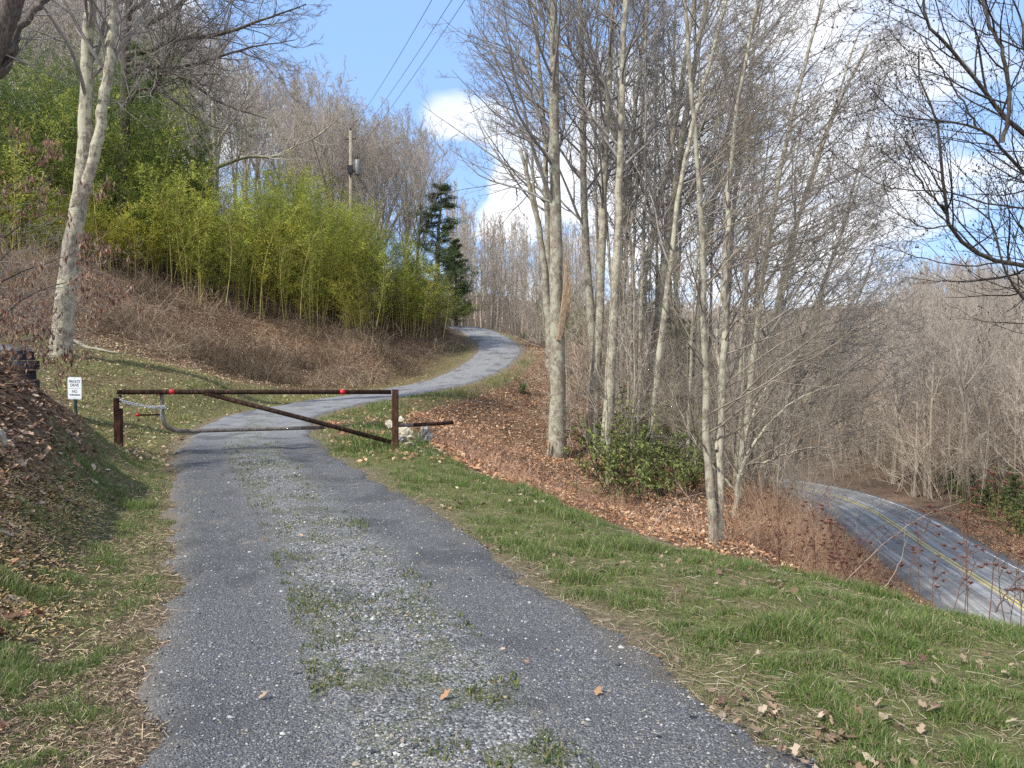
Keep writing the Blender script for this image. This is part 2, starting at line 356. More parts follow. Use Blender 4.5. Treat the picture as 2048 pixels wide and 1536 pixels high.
# ---------------------------------------------------------------- gravel drive
def strip(L, us, zfun, n=None, s0=0, step=.12, grow=0.0):
    seg = np.linalg.norm(np.diff(L[:, :2], axis=0), axis=1); cum = np.concatenate([[0], np.cumsum(seg)])
    s = [0.0]
    while s[-1] < cum[-1]: s.append(s[-1]+step*(1+grow*max(0, s[-1]-12)))
    s = np.array(s[:-1]); c = np.stack([np.interp(s, cum, L[:, k]) for k in range(3)], 1)
    tg = nrm(np.gradient(c, axis=0)[:, :2]); rt = np.stack([tg[:, 1], -tg[:, 0]], 1)
    us = np.array(us); V = np.zeros((len(s), len(us), 3))
    V[:, :, :2] = c[:, None, :2]+rt[:, None]*us[None, :, None]
    V[:, :, 2] = zfun(V[:, :, 0], V[:, :, 1], us[None, :]+0*s[:, None], c[:, 2:3]+0*us[None, :])
    nu = len(us); a, bb = np.meshgrid(np.arange(len(s)-1), np.arange(nu-1), indexing='ij'); b0 = a*nu+bb
    F = np.stack([b0, b0+1, b0+nu+1, b0+nu], -1).reshape(-1, 4)
    return V.reshape(-1, 3), F, np.repeat(s[:, None], nu, 1).ravel(), np.repeat(us[None], len(s), 0).ravel()
def zdrive(x, y, u, zc):
    e = np.abs(u)+(vnoise(x, y, 1.6, 3, 3)-.5)*.36+(vnoise(x, y, 9, 2, 4)-.5)*.16-.05
    return zc+.035-.02*np.exp(-((np.abs(u)-.72)/.3)**2)+(vnoise(x, y, 3, 3, 6)-.5)*.03-smooth01(e, 1.0, 1.75)*.42
V, F, S, U = strip(DR, np.linspace(-2.0, 2.0, 61), zdrive, step=.08, grow=.03)
m, t, b = mat('gravel', .93, .25)
tc = t.add('ShaderNodeTexCoord').outputs['Object']
au = t.add('ShaderNodeAttribute', attribute_name='across').outputs['Fac']; al = t.add('ShaderNodeAttribute', attribute_name='along').outputs['Fac']
warpn = t.noise(tc, .7, 3, .6)
uu = t.math('ABSOLUTE', t.math('ADD', au, t.math('MULTIPLY', t.math('SUBTRACT', warpn, .5), .5)))
track = t.math('SUBTRACT', 1.0, t.mapr(t.math('ABSOLUTE', t.math('SUBTRACT', uu, .85)), .2, .62))
sep_ = t.add('ShaderNodeSeparateColor', i_0=t.vor(tc, 85, out=1)); sep2 = t.add('ShaderNodeSeparateColor', i_0=t.vor(tc, 150, out=1))
stone = t.ramp(sep_.outputs[0], [(0, (.045, .045, .045)), (.4, (.135, .134, .13)), (.75, (.235, .232, .225)), (.94, (.36, .36, .35)), (1, (.55, .54, .51))])
fine = t.ramp(sep2.outputs[0], [(0, (.045, .045, .046)), (.5, (.115, .115, .114)), (.85, (.20, .199, .196)), (1, (.45, .455, .455))])
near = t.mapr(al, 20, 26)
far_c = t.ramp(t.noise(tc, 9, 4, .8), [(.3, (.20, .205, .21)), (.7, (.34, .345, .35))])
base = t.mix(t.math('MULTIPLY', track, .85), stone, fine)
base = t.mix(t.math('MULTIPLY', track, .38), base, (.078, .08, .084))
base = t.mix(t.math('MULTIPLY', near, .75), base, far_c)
dark = t.noise(tc, 1.1, 4, .6)
base = t.mix(t.mapr(dark, .48, .66, 0, .6), base, (.058, .06, .063))
base = t.mix(t.math('MULTIPLY', t.mapr(t.noise(tc, 2.3, 4, .65), .60, .72), .55), base, (.27, .235, .18))
cen = t.math('SUBTRACT', 1.0, t.mapr(uu, .25, .6))
moss = t.math('MULTIPLY', t.math('MULTIPLY', cen, t.mapr(t.noise(tc, 2.6, 7, .8), .49, .55)), t.mapr(al, 34, 26))
base = t.mix(t.math('MULTIPLY', moss, .5), base, t.ramp(t.noise(tc, 45, 2), [(.35, (.045, .05, .025)), (.55, (.12, .13, .05)), (.7, (.2, .17, .10))]))
edge = t.math('MULTIPLY', t.mapr(uu, 1.0, 1.35), t.mapr(t.noise(tc, 6, 4, .7), .35, .6))
base = t.mix(edge, base, t.ramp(t.noise(tc, 60, 3, .8, 1.2), [(.3, (.07, .055, .04)), (.55, (.17, .14, .10)), (.75, (.33, .28, .2))]))
t.put(b.inputs['Base Color'], base)
bump(t, b, t.math('ADD', t.math('MULTIPLY', t.vor(tc, 85, out=0), -1.2), t.math('MULTIPLY', t.vor(tc, 150, out=0), -.6)), .8, .012)
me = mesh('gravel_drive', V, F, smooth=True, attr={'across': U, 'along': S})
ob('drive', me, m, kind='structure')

# ---------------------------------------------------------------- lower road
def zroad(x, y, u, zc): return zc+.03-.012*np.abs(u)-smooth01(np.abs(u)+(vnoise(x, y, 1.2, 3, 3)-.5)*.5, 3.0, 4.0)*.2
V, F, S, U = strip(RD, np.linspace(-4.0, 4.0, 41), zroad, step=.3)
m, t, b = mat('asphalt', .75, .4)
tc = t.add('ShaderNodeTexCoord').outputs['Object']
au = t.add('ShaderNodeAttribute', attribute_name='across').outputs['Fac']; al = t.add('ShaderNodeAttribute', attribute_name='along').outputs['Fac']
sv = t.add('ShaderNodeCombineXYZ', i_0=t.math('MULTIPLY', au, 2.2), i_1=t.math('MULTIPLY', al, .07)).outputs[0]
st = t.noise(sv, 1.3, 5, .7, .3)
base = t.ramp(st, [(.36, (.12, .116, .105)), (.50, (.215, .21, .195)), (.60, (.45, .44, .41))])
base = t.mix(.5, base, t.ramp(t.noise(tc, 30, 5, .85), [(.3, (.09, .088, .085)), (.55, (.18, .177, .17)), (.75, (.36, .355, .34))]))
ck = t.vor(t.add('ShaderNodeVectorMath', operation='ADD', i_0=tc, i_1=t.noise(tc, 1.5, 3)).outputs[0], .45, 'DISTANCE_TO_EDGE')
base = t.mix(t.mapr(ck, 0.0, .022, .75, 0), base, (.035, .035, .035))
wt = t.math('SUBTRACT', 1.0, t.mapr(t.math('ABSOLUTE', t.math('SUBTRACT', t.math('ABSOLUTE', au), .55)), .05, .32))
base = t.mix(t.math('MULTIPLY', wt, t.mapr(t.noise(sv, 2.1, 3), .42, .6, 0.0, .55)), base, (.42, .43, .45))
gs = t.math('MULTIPLY', t.mapr(t.math('ABSOLUTE', au), 2.75, 3.0), 1.0)
base = t.mix(gs, base, t.ramp(t.noise(tc, 12, 4, .8), [(.3, (.06, .06, .06)), (.6, (.15, .145, .14)), (.8, (.3, .28, .25))]))
t.put(b.inputs['Base Color'], base); bump(t, b, t.noise(tc, 90, 3), .3, .01)
ob('road', mesh('road', V, F, smooth=True, attr={'across': U, 'along': S}), m, kind='structure')
m, t, b = mat('yellow_paint', .6); tc = t.add('ShaderNodeTexCoord').outputs['Object']
t.put(b.inputs['Base Color'], t.ramp(t.noise(tc, 6, 5, .8), [(.3, (.36, .33, .20)), (.5, (.55, .45, .14)), (.7, (.62, .52, .2))]))
mw, t, b = mat('white_paint', .6); tc = t.add('ShaderNodeTexCoord').outputs['Object']
t.put(b.inputs['Base Color'], t.ramp(t.noise(tc, 3, 5, .8), [(.45, (.2, .2, .21)), (.55, (.75, .75, .75))]))
for nm, offs, mt in (('centre_line', (-.12, .12), m), ('edge_line', (2.68,), mw)):
    g = Geo()
    for o_ in offs:
        V, F, S, U = strip(RD, np.linspace(o_-.055, o_+.055, 3), lambda x, y, u, zc: zc+.036-.012*np.abs(u), step=.3); g.add(V, F)
    ob(nm, g.mesh(nm), mt, kind='structure')
# ---------------------------------------------------------------- bark, twigs and leaves
def bark(name, cols, scale=9, lichen=None):
    m, t, b = mat(name, .95, .1)
    tc = t.add('ShaderNodeTexCoord').outputs['Object']
    mp = t.add('ShaderNodeMapping', i_Vector=tc); mp.inputs['Scale'].default_value = (1, 1, .22)
    n = t.noise(mp.outputs[0], scale*3, 5, .7); n2 = t.noise(tc, scale*.4, 4, .7)
    c = t.ramp(n, [(.3, cols[0]), (.5, cols[1]), (.72, cols[2])])
    if lichen: c = t.mix(t.mapr(n2, .46, .56, 0, .8), c, lichen)
    oi = t.add('ShaderNodeObjectInfo').outputs['Random']
    c = t.mix(t.mapr(oi, 0, 1, 0.0, .3, False), c, tuple(q*.55 for q in cols[1]))
    t.put(b.inputs['Base Color'], c); bump(t, b, n, .8, .03); return m
M_grey = bark('bark_grey', [(.10, .085, .065), (.25, .215, .17), (.44, .40, .33)], 9, (.40, .40, .31))
M_pale = bark('bark_pale', [(.08, .068, .052), (.27, .24, .19), (.56, .52, .43)], 7, (.52, .50, .37))
M_dark = bark('bark_dark', [(.05, .042, .035), (.12, .10, .085), (.24, .21, .175)], 9)
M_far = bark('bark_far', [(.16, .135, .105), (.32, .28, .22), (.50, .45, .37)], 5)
M_wood = bark('split_wood', [(.12, .075, .045), (.34, .245, .165), (.55, .44, .32)], 9)
def plain(name, c, rough=.9, var=.3, spec=.15, rnd=True):
    m, t, b = mat(name, rough, spec)
    tc = t.add('ShaderNodeTexCoord').outputs['Object']
    x = t.ramp(t.noise(tc, 3, 3, .7), [(.3, tuple(q*(1-var) for q in c)), (.7, tuple(min(1, q*(1+var)) for q in c))])
    if rnd:
        oi = t.add('ShaderNodeObjectInfo').outputs['Random']; x = t.mix(t.mapr(oi, 0, 1, 0, .35, False), x, tuple(q*.6 for q in c))
    t.put(b.inputs['Base Color'], x); return m
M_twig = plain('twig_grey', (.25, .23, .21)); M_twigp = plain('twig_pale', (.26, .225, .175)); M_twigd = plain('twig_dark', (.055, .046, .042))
M_twigf = plain('twig_far', (.42, .37, .315))  # far twigs paler than near ones: sunlight put into their colour
def colmat(name, rough=.7, spec=.2, trans=0.0):
    m, t, b = mat(name, rough, spec)
    c = t.add('ShaderNodeAttribute', attribute_name='Col').outputs['Color']
    t.put(b.inputs['Base Color'], c)
    if trans:
        tr = t.add('ShaderNodeBsdfTranslucent', i_Color=c); mx = t.add('ShaderNodeMixShader', i_0=trans)
        t.l.new(b.outputs[0], mx.inputs[1]); t.l.new(tr.outputs[0], mx.inputs[2])
        t.l.new(mx.outputs[0], t.n['Material Output'].inputs[0])
    return m
M_leafc = colmat('dead_leaf', .85, .15, .15); M_green = colmat('leaf_green', .55, .3, .3); M_blade = colmat('grass_blade', .6, .2, .3)
M_stem = colmat('dry_stem', .9, .1)

# ---------------------------------------------------------------- tree growing
def grow(r, S, D, L, R, n, wander, up, tip=.3):
    B = len(S); pts = np.zeros((B, n, 3)); pts[:, 0] = S; d = nrm(D); p = S.copy()
    step = (L/(n-1))[:, None]
    for i in range(1, n):
        d = nrm(d+r.normal(0, wander, (B, 3))+np.array([0, 0, 1.])*up); p = p+d*step; pts[:, i] = p
    return pts, R[:, None]*(1-(1-tip)*np.linspace(0, 1, n)[None])
def kids(r, pts, rad, k, t0, t1, a0, a1, bias=None, flat=0):
    B, n, _ = pts.shape
    t = t0+(t1-t0)*(np.arange(k)[None]+r.random((B, k)))/k; f = t*(n-1); i = np.minimum(f.astype(int), n-2); fr = (f-i)[..., None]
    b = np.arange(B)[:, None]
    p = pts[b, i]*(1-fr)+pts[b, i+1]*fr; T = nrm(pts[b, i+1]-pts[b, i])
    rr = rad[b, i]*(1-fr[..., 0])+rad[b, i+1]*fr[..., 0]
    q = r.normal(0, 1, (B, k, 3))
    if bias is not None: q = q+np.array(bias)
    if flat: q[..., 2] *= (1-flat)
    q = nrm(q-(q*T).sum(-1, keepdims=True)*T)
    a = r.uniform(a0, a1, (B, k))[..., None]
    d = T*np.cos(a)+q*np.sin(a)
    return p.reshape(-1, 3), d.reshape(-1, 3), t.ravel(), rr.ravel()
def crown(r, tp, tr, k=(22, 6, 6, 3), t0=.35, L0=5., ang=(.5, .95), up=.10, bias=None, rtw=.006, shape=.75, sides=(5, 4, 3, 3), rr0=.42, r_extra=1.0, t1=.98):
    """branches of a trunk polyline -> list of (pts, rad, sides)"""
    out = []
    p, d, t, rr = kids(r, tp[None], tr[None], k[0], t0, t1, ang[0], ang[1], bias)
    L = L0*((1-t)/(1-t0))**shape*r.uniform(.65, 1.15, len(t))+.5
    R = np.minimum(rr*rr0, .0095*L+.006)
    a, ra = grow(r, p, d, L, R, 9, .11, up, .18); out.append((a, ra, sides[0]))
    Lp = L
    for lv in range(1, len(k)):
        if not k[lv]: break
        p, d, t, rr = kids(r, a, ra, k[lv], .15, .97, .45, 1.05, bias if lv == 1 else None)
        L = np.repeat(Lp, k[lv])*(.50 if lv == 1 else .46)*(1.15-.75*t)*r.uniform(.6, 1.2, len(t)); L = np.maximum(L, .12)
        R = np.maximum(rr*.6, rtw*(1.25 if lv == 1 else 1))
        n = (7, 5, 4)[min(lv-1, 2)]
        a, ra = grow(r, p, d, L, R, n, .15, up*.9, .35); ra = np.maximum(ra, rtw*.55)
        out.append((a, ra, sides[min(lv, 3)])); Lp = L
    return out
def tomesh(name, parts, off=None, col=None):
    g = Geo()
    for p, r_, s in parts:
        V, F = tubes(p, r_, s); g.add(V, F)
    return g.mesh(name, True, off)
def resample(pts, n, r=None, jit=0.0):
    L = spline(pts, 12); c = np.concatenate([[0], np.cumsum(np.linalg.norm(np.diff(L, axis=0), axis=1))])
    s = np.linspace(0, c[-1], n); o = np.stack([np.interp(s, c, L[:, k]) for k in range(3)], 1)
    if r is not None and jit:
        j = r.normal(0, jit, (n, 3)); j[0] = 0; o = o+j
    return o
def trunk_rad(n, r0, r1, flare=.35):
    t = np.linspace(0, 1, n); return r1+(r0-r1)*(1-t)**1.35+r0*flare*np.exp(-t*n*.9)

# forest tree kinds (meshes shared by many individuals)
def kind_mesh(seed, H, r0, k, t0, L0, ang, up, rtw, lean=.03, wob=.10, fork=0, shape=.75, tsides=7):
    r = np.random.default_rng(seed); n = 16
    z = np.linspace(-.5, H, n); w_ = np.cumsum(r.normal(0, wob, (n, 2)), 0)*np.linspace(0, 1, n)[:, None]
    tp = np.stack([w_[:, 0]+z*lean, w_[:, 1], z], 1); tr = trunk_rad(n, r0, .02, .25)
    tks = [(tp, tr)]
    for f in range(fork):
        i = int(n*r.uniform(.3, .5)); d0 = nrm(np.array([r.normal(), r.normal(), 2.6]))
        q, qr = grow(r, tp[i:i+1], d0[None], np.array([(H-z[i])*.9]), np.array([tr[i]*.75]), 12, .07, .10, .1)
        tks.append((q[0], qr[0]))
    g = Geo()
    for a, b_ in tks:
        V, F = tubes(a[None], b_[None], tsides); g.add(V, F)
    cr = []
    for j, (a, b_) in enumerate(tks): cr += crown(r, a, b_, k if j == 0 else (max(6, k[0]//2),)+tuple(k[1:]), t0 if j == 0 else .1, L0, ang, up, None, rtw, shape)
    return g.mesh('trunk', True), tomesh('crown', cr)
KINDS = {}
def kindsof(key, specs, bm, tm):
    L = []
    for sp in specs:
        tm_, cm_ = kind_mesh(**sp); tm_.materials.append(bm); cm_.materials.append(tm); L.append((tm_, cm_, sp['H']))
    KINDS[key] = L
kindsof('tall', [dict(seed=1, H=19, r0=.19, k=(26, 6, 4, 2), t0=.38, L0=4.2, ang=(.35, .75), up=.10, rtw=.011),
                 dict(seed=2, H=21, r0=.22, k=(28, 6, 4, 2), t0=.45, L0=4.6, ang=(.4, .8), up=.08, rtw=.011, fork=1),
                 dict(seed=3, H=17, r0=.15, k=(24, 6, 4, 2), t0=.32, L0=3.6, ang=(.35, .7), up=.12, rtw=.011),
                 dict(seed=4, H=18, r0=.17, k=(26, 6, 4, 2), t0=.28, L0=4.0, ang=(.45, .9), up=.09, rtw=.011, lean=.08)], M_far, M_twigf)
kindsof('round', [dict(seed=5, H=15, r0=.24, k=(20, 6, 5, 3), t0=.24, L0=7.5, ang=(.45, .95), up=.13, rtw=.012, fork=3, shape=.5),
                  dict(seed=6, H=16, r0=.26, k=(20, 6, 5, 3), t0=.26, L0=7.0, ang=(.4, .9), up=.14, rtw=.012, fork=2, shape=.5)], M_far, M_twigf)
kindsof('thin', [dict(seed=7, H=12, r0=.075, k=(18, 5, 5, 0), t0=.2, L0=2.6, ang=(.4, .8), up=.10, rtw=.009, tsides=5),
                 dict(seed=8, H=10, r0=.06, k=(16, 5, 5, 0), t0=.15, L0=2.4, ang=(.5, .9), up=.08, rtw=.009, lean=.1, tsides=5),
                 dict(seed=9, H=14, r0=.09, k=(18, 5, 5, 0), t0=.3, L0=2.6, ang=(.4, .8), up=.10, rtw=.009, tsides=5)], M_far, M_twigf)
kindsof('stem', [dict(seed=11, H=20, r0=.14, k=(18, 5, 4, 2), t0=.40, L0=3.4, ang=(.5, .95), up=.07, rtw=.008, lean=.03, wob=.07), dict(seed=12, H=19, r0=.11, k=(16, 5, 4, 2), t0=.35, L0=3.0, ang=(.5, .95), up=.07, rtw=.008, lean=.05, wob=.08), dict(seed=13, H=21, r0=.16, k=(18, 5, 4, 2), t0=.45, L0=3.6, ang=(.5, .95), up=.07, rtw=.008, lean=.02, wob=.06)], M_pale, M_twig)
def forest(x, y, key, H, label, group, r, name='bare_tree', z=None):
    L = KINDS[key]; i = r.integers(len(L)); tm_, cm_, h = L[i]
    s = H/h; z = hz(x, y) if z is None else z
    t_ = thing(name, label, 'tree', (x, y, z), group, r.uniform(0, 2*PI)); t_.scale = (s*r.uniform(.9, 1.1), s*r.uniform(.9, 1.1), s)
    t_.rotation_euler = (r.normal(0, .03), r.normal(0, .03), t_.rotation_euler[2])
    ob('trunk', tm_, None, t_); ob('crown', cm_, None, t_)
    return t_
r = np.random.default_rng(77)
KL = {'stem': 'slim straight pale tree', 'tall': 'tall bare tree', 'round': 'wide-crowned bare tree', 'thin': 'slim bare tree'}
def zone(n, pxa, pxb, Da, Db, keys, Hf, label, group, name='bare_tree', mind=1.6, ok=None, marks=None):
    got = []; tries = 0
    while len(got) < n and tries < n*60:
        tries += 1
        D = math.sqrt(r.uniform(Da*Da, Db*Db)); x = (r.uniform(pxa, pxb)-1024)/FPX*D
        if any((x-a)**2+(D-b_)**2 < mind**2 for a, b_ in got): continue
        if ok and not ok(x, D): continue
        got.append((x, D))
    if not got: return
    zz = hgt(np.array([g_[0] for g_ in got]), np.array([g_[1] for g_ in got]))
    for (x, D), z in zip(got, zz):
        key = keys[r.integers(len(keys))]
        H = Hf(x/D*FPX+1024, D, z)*r.uniform(.78, .98)
        if H < 4: continue
        px = x/D*FPX+1024; where = ''
        for lim, tx in (marks or ()):
            if px < lim: where = tx; break
        if marks: where += ', '+('front' if D < Da+(Db-Da)*.4 else ('middle' if D < Da+(Db-Da)*.7 else 'back'))
        lb = KL.get(key, 'bare tree') if marks else label
        forest(x, D, key, H, (lb+' '+label+where) if marks else label, group, r, name, z-.1)
offroad = lambda x, y: pdist(DR, [x], [y])[0][0] > 3.2 and pdist(RD, [x], [y])[0][0] > 6.5
def skyline(pts):
    xs, ys = zip(*pts)
    return lambda px, D, z: CAMZ+(723-np.interp(px, xs, ys))/FPX*D-z
# hillside behind the bamboo; tops follow the skyline seen above it
skL = skyline([(-200, -250), (0, -180), (250, -60), (420, 70), (520, 130), (620, 135), (680, 175), (740, 240), (800, 240), (870, 270), (905, 330), (930, 390), (1000, 420), (1100, 430), (1300, 430)])
zone(58, -60, 640, 52, 96, ['tall', 'tall', 'round'], lambda px, D, z: min(25, skL(px, D, z)), 'on the hill, ', 'bare trees on the hill behind the bamboo', ok=offroad, mind=2.4, marks=[(150, 'left of the forked tree'), (300, 'just right of the forked tree'), (440, 'left of the pale limbed tree'), (540, 'right of the pale limbed tree'), (999, 'left of the utility pole')])
zone(26, 600, 900, 53, 74, ['round', 'round', 'tall'], lambda px, D, z: min(22, skL(px, D, z)), 'behind the bamboo, ', 'bare wide crowned trees below the blue sky', 'wide_crowned_tree', ok=offroad, mind=3.0, marks=[(700, 'left of the utility pole'), (790, 'just right of the utility pole'), (999, 'left of the dark pine')])
zone(42, 880, 1160, 62, 100, ['tall', 'thin', 'thin'], lambda px, D, z: min(20, skL(px, D, z)), 'beyond the drive, ', 'bare trees beyond the top of the drive', 'slender_tree', ok=offroad, mind=1.5, marks=[(950, 'beside the dark pine'), (1040, 'above the drive bend'), (1999, 'behind the snag')])
# woods across the lower road
skR = skyline([(1200, 600), (1400, 600), (1500, 610), (1650, 640), (1720, 600), (1780, 540), (1830, 520), (1900, 505), (1960, 520), (2048, 545), (2300, 540)])
zone(78, 1560, 2150, 58, 100, ['tall', 'thin', 'tall', 'round'], lambda px, D, z: min(23, skR(px, D, z)), 'across the paved road, ', 'bare trees across the paved road', 'roadside_tree', mind=1.8, marks=[(1640, 'left of its far bend'), (1760, 'above its far bend'), (1880, 'under the highest crown'), (1980, 'above the hemlocks'), (3000, 'at the right edge')],
     ok=lambda x, y: pdist(RD, [x], [y])[0][0] > 6.5)
zone(24, 1780, 2200, 44, 60, ['thin', 'tall'], lambda px, D, z: min(19, skR(px, D, z)), 'beside the leafy road shoulder, ', 'pale stemmed trees at the front edge of the woods', 'roadside_tree', mind=1.3, marks=[(1900, 'left of the rhododendrons'), (1980, 'above the rhododendrons'), (3000, 'by the right edge')],
     ok=lambda x, y: x > np.interp(y, [44, 60], [31, 31]))
# slim trees on the spur between the two roads
zone(34, 1130, 1560, 24, 48, ['thin'], lambda px, D, z: r.uniform(6, 12), 'on the wooded slope, ', 'thin saplings on the wooded slope', 'sapling_tree', mind=.9, marks=[(1210, 'left of the rhododendron'), (1300, 'behind the rhododendron'), (1400, 'left of the white twin stems'), (1480, 'just right of the white twin stems'), (3000, 'near the road brow')],
     ok=lambda x, y: pdist(DR, [x], [y])[0][0] > 5 and pdist(RD, [x], [y])[0][0] > 9)

zone(22, 1150, 1540, 27, 46, ['stem'], lambda px, D, z: r.uniform(18, 21), 'on the wooded slope, ', 'slim straight trunks on the wooded slope', 'slim_tree', mind=1.2, marks=[(1210, 'left of the rhododendron'), (1300, 'behind the rhododendron'), (1400, 'left of the white twin stems'), (3000, 'right of the white twin stems')],
     ok=lambda x, y: pdist(DR, [x], [y])[0][0] > 6 and pdist(RD, [x], [y])[0][0] > 9)
# far wood as one mass
def wood_mass():
    rr = np.random.default_rng(5); g = Geo()
    q = []
    while len(q) < 330:
        D = rr.uniform(92, 175); px = rr.uniform(900, 2300); x = (px-1024)/FPX*D
        if pdist(RD, [x], [D])[0][0] < 8: continue
        q.append((x, D, px))
    q = np.array(q); z = hgt(q[:, 0], q[:, 1])
    for (x, D, px), zz in zip(q, z):
        sk = skL(px, D, zz) if px < 1200 else skR(px, D, zz)
        H = float(np.clip(sk*rr.uniform(.82, 1.0), 5, 22)); n = 8
        tz = np.linspace(0, H, n); tp = np.stack([x+np.cumsum(rr.normal(0, .2, n)), D+0*tz, zz+tz], 1); tr = np.linspace(.17, .03, n)
        V, F = tubes(tp[None], tr[None], 4); g.add(V, F)
        for p, rad, s in crown(rr, tp, tr, (14, 5, 4), .25, 4.6, (.4, .85), .1, None, .022, sides=(3, 3, 3, 3)):
            V, F = tubes(p[:, ::2] if p.shape[1] > 5 else p, rad[:, ::2] if p.shape[1] > 5 else rad, 3); g.add(V, F)
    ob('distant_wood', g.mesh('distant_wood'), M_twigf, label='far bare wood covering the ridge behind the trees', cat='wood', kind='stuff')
wood_mass()

# ---------------------------------------------------------------- the near trees, each its own
def hero(name, label, stems, seed, bm, tm, k=(26, 6, 6, 4), t0=.3, L0=4.5, ang=(.5, 1.1), up=.05, bias=None, rtw=.0052, sides=12, group=None, cap=False, shape=.45, cat='tree', minz=None, rr0=.42, base_sink=.35, t0s=None, thin=.82, wide=1.2):
    """stems: list of ([(px,py,D)...], r0, r1)"""
    r = np.random.default_rng(seed); base = P(*stems[0][0][0]); t_ = thing(name, label, cat, base, group)
    cr = []
    for si, (pix, r0, r1) in enumerate(stems):
        r0 *= thin; r1 *= thin
        pts = [P(*q) for q in pix]
        if si == 0 or pix[0] == stems[0][0][0]:
            p0 = pts[0]; pts = [(p0[0], p0[1], p0[2]-base_sink)]+pts
        n = 26; tp = resample(pts, n, r, .018); tr = trunk_rad(n, r0, r1, .28 if si == 0 else 0)
        tr = tr*(1+r.normal(0, .03, n))
        V, F = tubes(tp[None], tr[None], sides, cap); g = Geo(); g.add(V, F)
        ob('trunk', g.mesh('trunk', True, base), bm, t_)
        cr += crown(r, tp, tr, k, (t0s[si] if t0s else t0), L0*wide, ang, up, bias, rtw, shape, rr0=rr0)
    if cr: ob('crown', tomesh('crown', cr, base), tm, t_)
    return t_, base
# right-hand group, left to right
big, bigb = hero('big_tree', 'biggest tree trunk on the leafy bank, grey, with a splintered stub half way up', [([(1112, 905, 27), (1116, 760, 27), (1112, 560, 27), (1110, 400, 27), (1108, 200, 27), (1106, -10, 27), (1100, -250, 27)], .37, .15)], 21, M_grey, M_twig, k=(30, 6, 6, 4), t0=.42, L0=5.0, bias=(-.5, 0, 0))
g = Geo(); rs = np.random.default_rng(3)
for i in range(11):
    pts = [P(1118+i*1.3, 680-i*4, 26.75), P(1127+i*1.2, 600, 26.6), P(1128+i*1.3+rs.normal(0, 1), 512+rs.uniform(0, 70)+abs(i-4)*4, 26.6)]
    V, F = tubes(resample(pts, 8)[None], np.linspace(.10, .035, 8)[None], 5, True); g.add(V, F)
ob('broken_stub', g.mesh('broken_stub', False, bigb), M_wood, big, label='splintered orange-brown broken stub')
hero('snag', 'dead broken-topped leaning trunk left of the biggest tree', [([(1104, 700, 34), (1094, 600, 34), (1084, 500, 34), (1066, 400, 34), (1040, 298, 34)], .27, .10), ([(1080, 470, 34), (1068, 380, 34), (1063, 282, 34)], .12, .07), ([(1071, 425, 34), (1058, 360, 34), (1051, 305, 34)], .09, .05)],
     22, M_grey, M_twig, k=(3, 2, 0), t0=.5, L0=1.0, cap=True)
